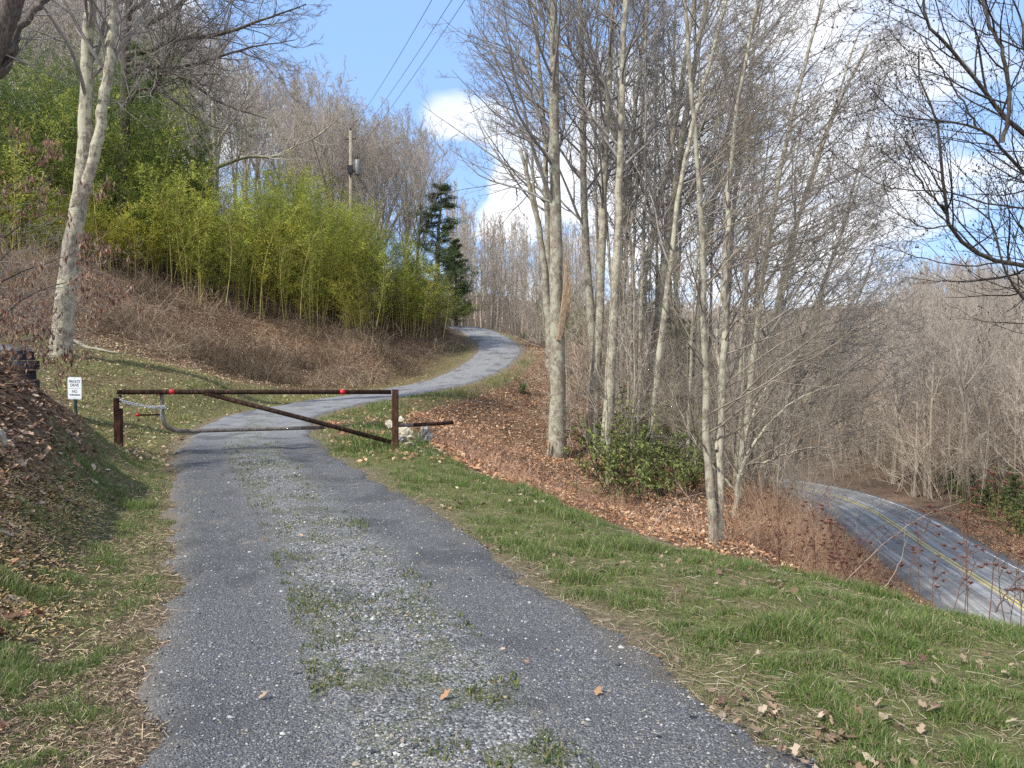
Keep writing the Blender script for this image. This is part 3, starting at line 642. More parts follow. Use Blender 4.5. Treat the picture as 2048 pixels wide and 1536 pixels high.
H = [
 ('tree beside the snag, its thin crown against the cloud left of the biggest tree', [([(1100, 720, 37), (1096, 520, 37), (1092, 350, 37), (1078, 120, 37), (1062, -80, 37)], .24, .09)], M_grey, dict(bias=(-1.2, 0, 0), L0=6.0, t0=.38, k=(34, 6, 6, 4), rtw=.008)),
 ('dark trunk third from the left, standing right of the biggest tree', [([(1188, 880, 30), (1186, 700, 30), (1172, 500, 30), (1167, 300, 30), (1160, 0, 30), (1155, -180, 30)], .25, .11)], M_grey, dict(L0=4.5, t0=.4)),
 ('pale trunk leaning slightly right, fourth from the left, above the left edge of the rhododendron', [([(1184, 865, 28), (1198, 650, 28), (1206, 400, 28), (1216, 200, 28), (1228, -40, 28), (1235, -200, 28)], .26, .10)], M_pale, dict(L0=4.4, t0=.42)),
 ('trunk with yellow lichen rising from the middle of the rhododendron', [([(1213, 890, 26), (1222, 740, 26), (1231, 580, 26), (1238, 400, 26), (1243, 200, 26), (1252, -30, 26), (1258, -200, 26)], .23, .10)], M_pale, dict(L0=4.6, t0=.45)),
 ('slim trunk set behind the lichened trunk, forking near the top', [([(1238, 830, 34), (1241, 500, 34), (1262, 300, 34), (1300, -40, 34)], .22, .08), ([(1248, 400, 34), (1225, 250, 34), (1170, 60, 34), (1150, -80, 34)], .11, .05)], M_grey, dict(L0=5, t0=.4)),
 ('brown trunk leaning right between the lichened trunk and the middle pair', [([(1262, 810, 33), (1280, 600, 33), (1312, 440, 33), (1350, 250, 33), (1388, 0, 33), (1410, -150, 33)], .24, .09)], M_grey, dict(L0=5.5, bias=(.6, 0, 0), t0=.38)),
 ('mottled trunk of the middle pair, leaning right', [([(1300, 800, 30), (1320, 600, 30), (1346, 400, 30), (1378, 200, 30), (1418, -30, 30), (1440, -170, 30)], .25, .10)], M_grey, dict(L0=5.8, bias=(.8, 0, 0), t0=.36)),
 ('white-patched slim trunk leaning right behind the right side of the rhododendron', [([(1302, 890, 25), (1318, 720, 25), (1340, 540, 25), (1368, 330, 25), (1420, 120, 25), (1470, -60, 25)], .15, .06)], M_pale, dict(L0=4.5, bias=(1, 0, 0), t0=.35)),
 ('trunk with a wide crown reaching right, standing left of the white twin stems', [([(1388, 905, 32), (1396, 650, 32), (1420, 430, 32), (1466, 220, 32), (1520, 0, 32), (1550, -120, 32)], .22, .07)], M_grey, dict(L0=6.5, bias=(1.2, 0, 0), t0=.3, k=(26, 6, 6, 3), rtw=.008)),
 ('leaning trunk just right of the white twin stems', [([(1478, 985, 25), (1498, 800, 25), (1530, 520, 25), (1578, 260, 25), (1640, 20, 25), (1670, -80, 25)], .16, .05)], M_grey, dict(L0=5.5, bias=(1.2, 0, .2), t0=.25, k=(26, 6, 6, 3))),
 ('right-leaning tree whose low twigs arch over the paved road', [([(1500, 970, 31), (1532, 720, 31), (1580, 500, 31), (1660, 250, 31), (1735, 90, 31)], .2, .06)], M_grey, dict(L0=6.2, bias=(1.2, 0, .1), t0=.2, k=(28, 6, 6, 3), rtw=.008)),
 ('rightmost leaning tree of the slope above the paved road bend', [([(1530, 985, 36), (1560, 830, 36), (1620, 640, 36), (1690, 450, 36), (1730, 330, 36)], .17, .05)], M_grey, dict(L0=6.0, bias=(1, 0, 0), t0=.15, k=(26, 6, 6, 3), rtw=.009)),
 ('slim tree behind the white twin stems, upright, with dense twigs', [([(1448, 960, 38), (1452, 700, 38), (1470, 400, 38), (1500, 150, 38), (1530, -20, 38)], .2, .06)], M_grey, dict(L0=6.5, t0=.25, k=(26, 6, 6, 3), rtw=.009)),
 ('slim pale trunk close behind the leaning tree right of the white twin stems', [([(1520, 975, 30), (1538, 820, 30), (1566, 600, 30), (1612, 380, 30), (1680, 180, 30), (1720, 60, 30)], .12, .04)], M_pale, dict(L0=5.5, bias=(1.2, 0, .1), t0=.2, k=(26, 6, 6, 3), rtw=.008)),
 ('far leaning trunk whose crown makes the right outline of the group', [([(1556, 975, 42), (1590, 800, 42), (1640, 600, 42), (1700, 400, 42), (1745, 230, 42), (1760, 150, 42)], .2, .05)], M_grey, dict(L0=7, bias=(.5, 0, 0), t0=.15, k=(26, 6, 5, 3), rtw=.010)),
 ('second far leaning trunk, its top bending over the woods skyline', [([(1580, 985, 45), (1610, 850, 45), (1660, 720, 45), (1715, 600, 45), (1750, 500, 45)], .16, .05)], M_grey, dict(L0=6, bias=(.5, 0, 0), t0=.12, k=(26, 6, 6, 3), rtw=.010)),
 ('slim straight trunk between the dark trunk and the pale trunk', [([(1200, 820, 36), (1198, 600, 36), (1190, 300, 36), (1196, 0, 36), (1200, -120, 36)], .13, .05)], M_grey, dict(L0=4, t0=.4, rtw=.008)),
 ('slim straight trunk between the lichened trunk and the brown one', [([(1268, 860, 31), (1262, 650, 31), (1272, 400, 31), (1290, 150, 31), (1300, -60, 31)], .10, .04)], M_grey, dict(L0=4, t0=.35, rtw=.007)),
 ('slim trunk crossing behind the middle pair', [([(1352, 850, 34), (1350, 650, 34), (1362, 430, 34), (1350, 200, 34), (1330, 0, 34)], .12, .04)], M_grey, dict(L0=4.5, t0=.3, rtw=.008)),
 ('slim pale trunk just left of the white twin stems', [([(1376, 930, 27), (1380, 750, 27), (1392, 550, 27), (1420, 330, 27), (1460, 120, 27)], .085, .03)], M_pale, dict(L0=3.5, t0=.3, rtw=.006)),
 ('furthest tall trunk seen through the gap above the rhododendron', [([(1322, 780, 46), (1328, 560, 46), (1340, 300, 46), (1350, 60, 46), (1352, -60, 46)], .2, .07)], M_grey, dict(L0=6, t0=.35, rtw=.010)),
]
for i, (lb, st, bm, kw) in enumerate(H):
    hero('bare_tree', lb, st, 40+i, bm, M_twig if i != 9 else M_twig, group='big bare trees on the slope right of the drive', **kw)
hero('twin_stem_tree', 'nearest tree on the slope: twin whitish stems rising just beyond the grass verge', [([(1428, 1090, 14.5), (1413, 850, 14.5), (1408, 650, 14.5), (1400, 400, 14.5), (1386, 200, 14.5), (1368, -20, 14.5), (1350, -160, 14.5)], .105, .035),
     ([(1438, 1090, 14.6), (1442, 900, 14.6), (1449, 700, 14.6), (1452, 520, 14.6), (1462, 330, 14.6), (1490, 120, 14.6), (1530, -60, 14.6)], .11, .03),
     ([(1432, 900, 14.55), (1440, 780, 14.9), (1436, 640, 15.2), (1470, 420, 15.3), (1540, 250, 15.3)], .05, .015)],
     71, M_pale, M_twigp, k=(22, 6, 6, 3), t0=.16, L0=2.7, ang=(.6, 1.15), up=.05, rr0=.28, bias=(.8, -.1, 0), rtw=.0045)
hero('white_sapling', 'very thin white sapling standing in the left of the rhododendron', [([(1216, 945, 22), (1214, 850, 22), (1212, 750, 22), (1222, 600, 22), (1218, 480, 22)], .05, .015)], 72, M_pale, M_twigp, k=(10, 5, 4), t0=.3, L0=1.6)
hero('low_branching_tree', 'crooked tree with long pale low limbs arching right over the road bend', [([(1470, 1010, 22), (1486, 930, 22), (1520, 870, 22), (1590, 800, 22), (1680, 770, 22)], .09, .02), ([(1486, 930, 22), (1540, 920, 22), (1620, 895, 21), (1700, 900, 21)], .05, .012), ([(1482, 950, 22), (1500, 840, 22.5), (1560, 740, 23), (1650, 690, 23)], .06, .015), ([(1475, 985, 22), (1400, 900, 22), (1360, 820, 22), (1330, 760, 22)], .05, .012)],
     73, M_pale, M_twigp, k=(22, 7, 5), t0=.15, L0=2.8, up=.04, rtw=.006)

# left side
hero('forked_tree', 'forked pale-barked tree at the edge of the lawn on the left', [([(118, 712, 22), (128, 620, 22), (143, 500, 22), (158, 410, 22), (168, 300, 22), (174, 160, 22), (181, -10, 22), (184, -160, 22)], .36, .15), ([(162, 400, 22), (190, 310, 22), (208, 200, 22), (222, 90, 22), (232, -30, 22), (240, -160, 22)], .20, .13)],
     81, M_pale, M_twig, k=(12, 5, 5, 3), t0=.55, L0=4, bias=(0, -.4, 0), rtw=.006, t0s=[.6, .35])
def limbs(name, label, trunk, limbset, seed, bm, tm, k=(14, 6, 5), L0=1.6, rtw=.005, up=.05, buds=False, group=None, sides=12, bias=None):
    """a tree whose main limbs are placed one by one"""
    r = np.random.default_rng(seed); pix, r0, r1 = trunk; base = P(*pix[0]) if len(pix[0]) == 3 and pix[0][2] > 0 else pix[0]
    t_ = thing(name, label, 'tree', base, group)
    tp = resample([P(*q) for q in pix], 22, r, .01); V, F = tubes(tp[None], trunk_rad(22, r0, r1, .2)[None], sides); g = Geo(); g.add(V, F)
    ob('trunk', g.mesh('trunk', True, base), bm, t_)
    cr = []; g = Geo(); ends = []
    for pix, a, b_ in limbset:
        q = resample([P(*s) for s in pix], 22, r, .012 if a > .03 else .006); rad = np.linspace(a, b_, 22)
        V, F = tubes(q[None], rad[None], 8); g.add(V, F)
        ln = float(np.linalg.norm(q[-1]-q[0]))
        c = crown(r, q, rad, (max(5, int(k[0]*min(1.5, ln/2.2))),)+tuple(k[1:]), .08, L0, (.5, 1.1), up, bias, rtw, .35, rr0=.5, t1=1.0)
        cr += c
    ob('limb', g.mesh('limb', True, base), bm, t_)
    ob('crown', tomesh('crown', cr, base), tm, t_)
    if buds:
        tips = np.concatenate([c[0][:, -1] for c in cr]); tips = tips[r.random(len(tips)) < .5]
        mid = np.concatenate([c[0][:, -2] for c in cr if c[0].shape[1] < 8]); mid = mid[r.random(len(mid)) < .25]
        tips = np.concatenate([tips, mid])
        o_ = np.array([[1, 0, 0], [0, 1, 0], [-1, 0, 0], [0, -1, 0], [0, 0, 1.5], [0, 0, -1.2]])*.0065
        V = (tips[:, None]+o_[None]*r.uniform(.7, 1.5, (len(tips), 1, 1))).reshape(-1, 3)
        f = np.array([[0, 1, 4], [1, 2, 4], [2, 3, 4], [3, 0, 4], [1, 0, 5], [2, 1, 5], [3, 2, 5], [0, 3, 5]])
        F = (np.arange(len(tips))[:, None, None]*6+f[None]).reshape(-1, 3)
        g = Geo(); g.add(V, F); ob('buds', g.mesh('buds', False, base), tm, t_)
    return t_
limbs('spreading_tree', 'tree behind the forked tree, dark trunk, its long limbs reaching right against the blue sky',
      ([(240, 520, 38), (246, 400, 38), (250, 250, 38), (252, 100, 38), (262, -60, 38)], .30, .19),
      [([(250, 110, 38.0), (300, 100, 37.5), (350, 78, 37.0), (430, 70, 37.0), (520, 42, 36.5), (612, 8, 36.0)], .16, .025), ([(250, 160, 38.0), (310, 130, 37.0), (380, 165, 37.0), (440, 205, 36.5), (532, 238, 36.0)], .13, .02), ([(255, 50, 38.0), (300, 45, 37.0), (350, 15, 37.0), (420, -40, 37.0)], .16, .07),
       ([(250, 130, 38.0), (290, 128, 37.5), (350, 136, 37.0), (420, 120, 36.5), (500, 95, 36.5), (590, 80, 36.0)], .12, .018), ([(252, 30, 38.0), (330, -20, 37.0), (450, -30, 37.0), (560, -20, 36.0)], .13, .03), ([(248, 230, 38.0), (280, 180, 37.0), (330, 190, 37.0), (400, 240, 36.5), (470, 270, 36.0)], .09, .016),
       ([(300, 195, 37.0), (330, 130, 36.5), (350, 60, 36.5), (372, -20, 36.0)], .08, .04)], 82, M_dark, M_twig, k=(18, 6, 6), L0=3.8, rtw=.0085, up=.06)
limbs('corner_tree', 'dark trunk cut off by the top left corner of the picture', ([(-330, 760, 14), (-230, 500, 14), (-90, 240, 14), (-10, 90, 14), (45, -60, 14)], .24, .18),
      [([(-20, 110, 14), (20, 100, 14.2), (30, 70, 14.4), (70, 20, 14.6), (110, -20, 14.8)], .08, .05), ([(-40, 170, 14), (-5, 150, 14.2), (25, 100, 14.4), (34, 20, 14.8), (40, -40, 15)], .10, .07)], 83, M_dark, M_twig, k=(8, 5, 5), L0=.9, rtw=.004)
limbs('white_limbed_tree', 'pale tree rising out of the bamboo with a long limb bent to the right', ([(431, 430, 45), (431, 340, 45), (428, 260, 45), (427, 190, 45), (440, 120, 45)], .22, .08),
      [([(432, 335, 45), (460, 325, 45), (495, 313, 45), (550, 312, 45), (600, 288, 45), (640, 268, 45), (690, 225, 45)], .13, .02), ([(430, 300, 45), (445, 270, 45), (470, 235, 45), (500, 180, 45)], .1, .03), ([(430, 320, 45), (414, 290, 45), (409, 265, 45), (395, 230, 45)], .08, .02), ([(428, 220, 45), (424, 150, 45), (410, 90, 45)], .08, .03)],
      84, M_pale, M_twigf, k=(14, 6, 5), L0=3.0, rtw=.010, up=.1)
# right foreground tree outside the frame with its limbs inside it
limbs('overhanging_tree', 'budding dark branches of the near tree hanging in from the right edge', ([(2520, 1150, 7.6), (2480, 800, 7.6), (2380, 560, 7.4), (2300, 300, 7.2), (2250, 0, 7)], 0.1125, 0.0600),
      [([(2380, 570, 7.4), (2200, 560, 7), (2060, 530, 6.8), (1985, 518, 6.8), (1930, 488, 6.7), (1892, 440, 6.6), (1886, 370, 6.5), (1878, 270, 6.4), (1850, 190, 6.3), (1838, 100, 6.2)], 0.0338, 0.0060),
       ([(2330, 420, 7.2), (2120, 370, 7), (2048, 345, 6.8), (2005, 300, 6.7), (1990, 275, 6.6), (1960, 262, 6.5), (1900, 245, 6.4), (1800, 230, 6.3), (1740, 175, 6.2)], 0.0263, 0.0030),
       ([(2300, 330, 7.2), (2120, 310, 7), (2042, 262, 6.8), (2015, 238, 6.7), (1960, 170, 6.6), (1900, 95, 6.5), (1858, 55, 6.4), (1846, 0, 6.4), (1846, -60, 6.4)], 0.0300, 0.0090),
       ([(2005, 285, 6.6), (2020, 200, 6.5), (2002, 100, 6.4), (1975, 40, 6.4), (1960, -40, 6.4)], 0.0180, 0.0120),
       ([(2400, 760, 7.2), (2120, 650, 6.9), (2045, 590, 6.8), (2010, 535, 6.7), (1985, 450, 6.6), (1935, 405, 6.5), (1890, 395, 6.5)], 0.0225, 0.0045),
       ([(2350, 480, 7.2), (2100, 425, 6.9), (1980, 408, 6.7), (1900, 385, 6.6), (1780, 375, 6.5), (1700, 330, 6.4), (1650, 290, 6.4)], 0.0150, 0.0023),
       ([(2200, 560, 7), (2020, 528, 6.8), (1930, 532, 6.8), (1840, 515, 6.8), (1740, 485, 6.8)], 0.0120, 0.0023),
       ([(1890, 420, 6.6), (1850, 375, 6.5), (1810, 310, 6.4), (1775, 255, 6.3)], 0.0097, 0.0023),
       ([(1958, 262, 6.5), (1905, 170, 6.4), (1830, 60, 6.3), (1812, 20, 6.3)], 0.0090, 0.0023),
       ([(2120, 120, 6.8), (2040, 95, 6.7), (1960, 62, 6.6), (1880, 20, 6.5)], 0.0105, 0.0030), ([(2130, 230, 6.8), (2060, 130, 6.7), (2040, 40, 6.6), (2010, -40, 6.5)], 0.0120, 0.0060),
       ([(1898, 450, 6.6), (1850, 455, 6.6), (1790, 420, 6.5), (1760, 350, 6.5)], 0.0075, 0.0015)],
      85, M_dark, M_twigd, k=(16, 4, 2), L0=.7, rtw=.002, up=.08, buds=True, bias=(-.2, 0, .3))
# ---------------------------------------------------------------- leaf clouds
def leafquads(r, pos, L, Wd, dirv, fold=.3, droop=0.0):
    """pointed folded leaves: 4 verts each, two triangles"""
    n = len(pos); d = nrm(dirv); up = nrm(r.normal(0, 1, (n, 3))+np.array([0, 0, .9])); s = nrm(np.cross(d, up)); u = np.cross(s, d)
    L = np.broadcast_to(L, (n,))[:, None]; Wd = np.broadcast_to(Wd, (n,))[:, None]
    a = pos; c = pos+d*L-np.array([0, 0, 1.])*L*droop; m_ = pos+d*L*.45
    V = np.stack([a, m_+s*Wd*.5+u*Wd*fold, c, m_-s*Wd*.5+u*Wd*fold], 1).reshape(-1, 3)
    b = np.arange(n)[:, None]*4
    F = np.concatenate([b+np.array([[0, 1, 2]]), b+np.array([[0, 2, 3]])])
    return V, F
def pick(r, n, cols, var=.18):
    cols = np.array(cols); c = cols[r.integers(len(cols), size=n)]*(1+r.uniform(-var, var, (n, 1)))
    return np.clip(c, 0, 1)

# ---------------------------------------------------------------- bamboo
BG = [[.36, .42, .06], [.47, .52, .085], [.25, .32, .05], [.58, .58, .12], [.17, .23, .04]]
BD = [[.075, .13, .033], [.12, .175, .042], [.05, .09, .027], [.18, .225, .05]]
BY = [[.52, .50, .075], [.62, .56, .10], [.38, .40, .06], [.3, .33, .06]]
M_culm = plain('bamboo_culm', (.50, .43, .15), .6, .35); M_culmd = plain('bamboo_culm_green', (.17, .20, .07), .6, .3)
def bamboo_mesh(seed, cols, Ht, nc=13, spread=1.3, lo=.24, leaves=600):
    r = np.random.default_rng(seed); S = np.zeros((nc, 3)); S[:, :2] = r.normal(0, spread*.6, (nc, 2)); S[:, 2] = -.3
    D = np.zeros((nc, 3)); D[:, :2] = S[:, :2]*.06+r.normal(0, .06, (nc, 2)); D[:, 2] = 1
    L = Ht*r.uniform(.5, 1.08, nc); n = 14; pts = np.zeros((nc, n, 3)); p = S.copy(); d = nrm(D); pts[:, 0] = p
    az = r.normal(0, 1, (nc, 2))
    for i in range(1, n):
        d = nrm(d+np.concatenate([az*.012*(i/n)**2*11, np.zeros((nc, 1))], 1)); p = p+d*(L/(n-1))[:, None]; pts[:, i] = p
    V, F = tubes(pts, (np.linspace(.019, .004, n)[None]*r.uniform(.7, 1.2, (nc, 1))), 4); g = Geo(); g.add(V, F)
    # side sprays
    q, dd_, tt, _ = kids(r, pts, np.ones((nc, n)), 34, lo, .99, .6, 1.2)
    sl = (.35+.75*np.sin(np.clip((tt-lo)/(1-lo), 0, 1)*PI)**.7)*r.uniform(.6, 1.2, len(tt))
    sp, sr = grow(r, q, dd_, sl, np.full(len(q), .004), 5, .10, .05, .4)
    V, F = tubes(sp, sr, 3); g.add(V, F)
    cul = g.mesh('culms', True)
    per = max(1, int(leaves*nc/len(q)))
    lp, ld, lt, _ = kids(r, sp, sr, per, .1, 1, .4, 1.1)
    k = r.random(len(lp)) < leaves*nc/(len(q)*per)
    lp = lp[k]+r.normal(0, .05, (k.sum(), 3)); ld = ld[k]+np.array([0, 0, -.35])
    V, F = leafquads(r, lp, r.uniform(.10, .21, len(lp)), r.uniform(.02, .034, len(lp)), ld)
    ci = (np.arange(len(k))//(34*per))[k]; tone = r.uniform(.45, 1.35, nc)[ci][:, None]*(.7+.65*np.clip(lp[:, 2:3]/Ht, 0, 1))  # tone varies by culm; bright tips and dim bases are light put into leaf colour
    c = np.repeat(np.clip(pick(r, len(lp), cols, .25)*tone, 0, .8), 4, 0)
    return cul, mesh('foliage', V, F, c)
BM = {}
for key, cols, Hh, seeds in (('light', BG, 7, (1, 2, 3)), ('dark', BD, 9, (4, 5, 6)), ('yellow', BY, 6.5, (7, 8))):
    BM[key] = []
    for s_ in seeds:
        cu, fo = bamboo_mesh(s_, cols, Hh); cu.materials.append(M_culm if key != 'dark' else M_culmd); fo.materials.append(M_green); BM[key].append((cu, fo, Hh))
r = np.random.default_rng(202)
def bamboo(px, D, top, key, label, group='bamboo clumps along the top of the bank', py=None, base=None):
    x = (px-1024)/FPX*D; z = hz(x, D); ht = CAMZ+(723-top)/FPX*D-z
    L = BM[key]; cu, fo, h = L[r.integers(len(L))]
    t_ = thing('bamboo_clump', label, 'bamboo', (x, D, z), group, r.uniform(0, 6.28)); s = ht/h*1.0; t_.scale = (max(.8, min(1.3, s)), max(.8, min(1.3, s)), s)
    ob('culms', cu, None, t_); ob('foliage', fo, None, t_); return t_
def topline(px): return np.interp(px, [-40, 40, 120, 200, 280, 340, 400, 450, 500, 560, 620, 700, 760, 820, 870, 920], [130, 130, 170, 135, 215, 250, 330, 375, 355, 340, 350, 390, 400, 415, 500, 560])
# front row of the light grove
fr = [(395, 38.2, 350), (425, 38.6, 372), (462, 38.6, 385), (498, 39, 372), (530, 39.2, 368), (566, 39.6, 372), (600, 39.8, 420), (628, 39.4, 455), (664, 40.6, 440), (700, 41, 428), (778, 42, 462), (812, 42.4, 478), (842, 43.5, 500), (862, 45.5, 560), (884, 47, 590)]
for i, (px, D, top) in enumerate(fr):
    ordn = ['leftmost', 'second from the left', 'third from the left', 'fourth from the left', 'fifth from the left', 'sixth from the left', 'seventh from the left', 'middle', 'seventh from the right', 'sixth from the right', 'fifth from the right', 'fourth from the right', 'third from the right', 'second from the right', 'rightmost'][i]
    bamboo(px, D, top+r.uniform(-12, 12), 'light' if i % 4 else 'yellow', '%s bamboo clump in the front row above the brushy bank' % ordn, 'front row bamboo clumps')
bamboo(742, 40.2, 500, 'yellow', 'yellow-green bamboo clump set furthest forward, its stems low on the bank right of centre', 'front row bamboo clumps')
bamboo(705, 41.5, 395, 'yellow', 'tall yellow-green bamboo clump just below the utility pole', 'front row bamboo clumps')
for i in range(24):
    px = r.uniform(385, 830); D = r.uniform(42, 49)
    if pdist(DR, [(px-1024)/FPX*D], [D])[0][0] < 3: continue
    bamboo(px, D, topline(px)+r.uniform(-30, 35), 'light' if r.random() < .7 else ('yellow' if r.random() < .6 else 'dark'), 'light green bamboo clump inside the grove, '+('below the pale limbed tree' if px < 500 else ('left of the utility pole' if px < 690 else 'right of the utility pole')), 'light green bamboo clumps of the middle grove')
for i in range(40):
    px = r.uniform(-60, 400); D = r.uniform(35.5, 46)
    bamboo(px, D, topline(px)+r.uniform(-110, -10)+(90 if D < 38 else 0), 'dark' if r.random() < .72 else 'light', 'tall dark green bamboo clump '+('left of the forked tree' if px < 140 else ('just right of the forked tree' if px < 270 else 'between the forked tree and the pale limbed tree')), 'tall dark bamboo clumps of the left grove')
for i, (px, D, top) in enumerate([(250, 36.5, 385), (222, 37, 400), (195, 36.5, 420), (160, 37, 395), (290, 36.8, 420), (70, 36, 330), (110, 36, 350)]):
    bamboo(px, D, top, 'yellow' if i < 3 else 'light', ['yellowish low bamboo clump nearest the forked tree on its right', 'yellowish low bamboo clump touching the forked tree trunk', 'yellowish low bamboo clump directly behind the forked tree'][i] if i < 3 else 'light low bamboo clump at the bank top '+{3: 'behind the forked tree', 4: 'left of the pale limbed tree', 5: 'nearest the left edge', 6: 'just left of the forked tree'}[i], 'sunlit bamboo in front of the dark grove')
for i, (px, D, top) in enumerate([(1128, 47, 560), (1150, 46, 580), (1175, 47, 600)]):
    x = (px-1024)/FPX*D
    bamboo(px, D, top, 'dark', 'green bamboo clump seen between the trunks right of the drive top', 'bamboo between the trunks')

# ---------------------------------------------------------------- evergreens
def conifer_mesh(seed, Ht, W, cols, lo=.12, dens=1.0):
    r = np.random.default_rng(seed); n = 14; z = np.linspace(-.4, Ht, n); tp = np.stack([np.cumsum(r.normal(0, .04, n)), np.cumsum(r.normal(0, .04, n)), z], 1); tr = np.linspace(.2, .02, n)
    V, F = tubes(tp[None], tr[None], 8); g = Geo(); g.add(V, F)
    p, d, t, rr = kids(r, tp[None], tr[None], int(95*dens), lo, .99, 1.1, 1.6)
    L = W*(1.05-t)**.7*r.uniform(.45, 1.1, len(t))
    a, ra = grow(r, p, d, L, np.maximum(rr*.3, .012), 7, .09, .03, .3); V, F = tubes(a, ra, 4); g.add(V, F)
    p2, d2, t2, r2 = kids(r, a, ra, 9, .2, 1, .5, 1.0, None, .7)
    b_, rb = grow(r, p2, d2, np.repeat(L, 9)*.33*r.uniform(.6, 1.2, len(p2)), np.full(len(p2), .006), 4, .12, -.02, .5)
    V, F = tubes(b_, rb, 3); g.add(V, F)
    lp, ld, _, _ = kids(r, b_, rb, 30, .0, 1, .3, .9)
    lp = lp+r.normal(0, .07, lp.shape)
    V, F = leafquads(r, lp, r.uniform(.10, .2, len(lp)), r.uniform(.02, .035, len(lp)), ld)
    return g.mesh('trunk', True), mesh('foliage', V, F, np.repeat(pick(r, len(lp), cols, .3), 4, 0))
EVC = [[.075, .12, .04], [.11, .165, .055], [.16, .215, .07], [.045, .075, .03]]
EV = []
for s_, Hh, W in ((31, 10, 2.6), (32, 8, 2.4), (33, 12, 3.0)):
    a, b_ = conifer_mesh(s_, Hh, W, EVC); a.materials.append(M_dark); b_.materials.append(M_green); EV.append((a, b_, Hh))
def evergreen(px, D, top, label, i=0, group=None, sx=1.0):
    x = (px-1024)/FPX*D; z = hz(x, D); ht = CAMZ+(723-top)/FPX*D-z; a, b_, h = EV[i]; s = ht/h
    t_ = thing('evergreen_tree', label, 'evergreen', (x, D, z), group, r.uniform(0, 6.28)); t_.scale = (s*sx, s*sx, s)
    ob('trunk', a, None, t_); ob('foliage', b_, None, t_)
evergreen(872, 54, 372, 'dark pine at the right end of the bamboo, beside the top of the drive', 0, sx=1.5)
evergreen(912, 57, 480, 'smaller pine just right of the dark pine at the drive top', 1, sx=1.0)
evergreen(408, 52, 235, 'dark pine rising behind the pale limbed tree and the bamboo', 2, sx=.8)
evergreen(310, 50, 120, 'tall dark evergreen above the left bamboo grove', 2, sx=.9)
evergreen(270, 49, 90, 'tall dark evergreen behind the forked tree', 2, sx=.8)
for px, D, top, i in [(1290, 52, 560, 0), (1345, 50, 600, 1), (1250, 54, 590, 1), (1395, 55, 640, 0), (1180, 55, 600, 1)]:
    evergreen(px, D, top, 'dark hemlock half hidden behind the trunks of the wooded slope', i, 'hemlocks behind the trunks of the slope', 1.2)
for px, D, top, i in [(1870, 62, 930, 1), (1905, 60, 900, 0), (1950, 55, 950, 1), (1990, 52, 960, 1), (2035, 50, 950, 0), (1820, 66, 930, 1), (1760, 72, 925, 1), (2070, 48, 970, 1), (1720, 76, 900, 0)]:
    evergreen(px, D, top, 'low dark hemlock at the foot of the woods right of the paved road', i, 'low hemlocks beside the paved road', 1.9)

# ---------------------------------------------------------------- rhododendrons
def rhodo_mesh(seed, W, Hh, nb=24, rosettes=215, cols=None, lf=.15):
    r = np.random.default_rng(seed); S = r.normal(0, .25*W, (nb, 3)); S[:, 2] = -.1
    D = np.stack([r.normal(0, .7, nb), r.normal(0, .7, nb), np.full(nb, 1.0)], 1)
    a, ra = grow(r, S, D, Hh*r.uniform(.6, 1.15, nb), np.full(nb, .022), 9, .16, .02, .4)
    g = Geo(); V, F = tubes(a, ra, 5); g.add(V, F)
    p, d, t, rr = kids(r, a, ra, max(4, rosettes//nb), .2, 1, .5, 1.3)
    c, rc = grow(r, p, d, r.uniform(.15, .55, len(p))*W*.3, np.full(len(p), .007), 5, .15, .12, .6); V, F = tubes(c, rc, 3); g.add(V, F)
    tip = c[:, -1]; dr_ = nrm(c[:, -1]-c[:, -2]); k = 9
    lp = np.repeat(tip, k, 0); ax = np.repeat(dr_, k, 0); q = r.normal(0, 1, (len(lp), 3)); q = nrm(q-(q*ax).sum(-1, keepdims=True)*ax)
    ld = q*1.0+ax*.35+np.array([0, 0, -.45]); V, F = leafquads(r, lp, r.uniform(.75, 1.25, len(lp))*lf, lf*.3, ld, .18, .1)
    return g.mesh('stems', True), mesh('leaves', V, F, np.repeat(pick(r, len(lp), cols, .3), 4, 0))
RC = [[.14, .19, .05], [.21, .26, .075], [.09, .13, .04], [.34, .35, .12], [.26, .30, .09]]
RH = []
for s_ in (1, 2):
    a, b_ = rhodo_mesh(50+s_, 1.7, 3.2, cols=RC, lf=.19); a.materials.append(M_twigd); b_.materials.append(M_green); RH.append((a, b_))
def rhodo(px, py, D, s, label, i, group='rhododendrons on the wooded slope', rz=0):
    x = (px-1024)/FPX*D; z = hz(x, D); t_ = thing('rhododendron', label, 'shrub', (x, D, z), group, rz); t_.scale = s if isinstance(s, tuple) else (s,)*3
    ob('stems', RH[i][0], None, t_); ob('leaves', RH[i][1], None, t_)
for a in [(1262, 990, 22, (.75, .75, .85), 'largest rhododendron, full and green, in front of the lichened trunk', 0), (1318, 985, 22.5, .55, 'rhododendron adjoining the largest one on its right', 1),
          (1215, 960, 23.5, .6, 'rhododendron around the white sapling on the left of the clump', 1), (1290, 900, 25, .85, 'taller rhododendron behind the largest one', 1), (1345, 900, 27, .6, 'rhododendron between the middle trunks and the white twin stems', 0),
          (1235, 830, 28, .85, 'leggy rhododendron reaching up between the left pale trunks', 0), (1380, 1000, 24, .6, 'small rhododendron left of the white twin stems', 1), (1310, 830, 29, .8, 'rhododendron at the back of the clump behind the slim trunks', 1)]:
    rhodo(*a, rz=r.uniform(0, 6))
for i, (px, D, s) in enumerate([(2000, 50, .75), (2040, 47, .8), (1960, 54, .7), (1925, 58, .6), (2070, 44, .8), (2015, 54, .9)]):
    rhodo(px, 0, D, (s*1.2, s*1.2, s), 'dark green rhododendron beyond the leafy shoulder of the paved road', i % 2, 'rhododendrons beyond the paved road', i)

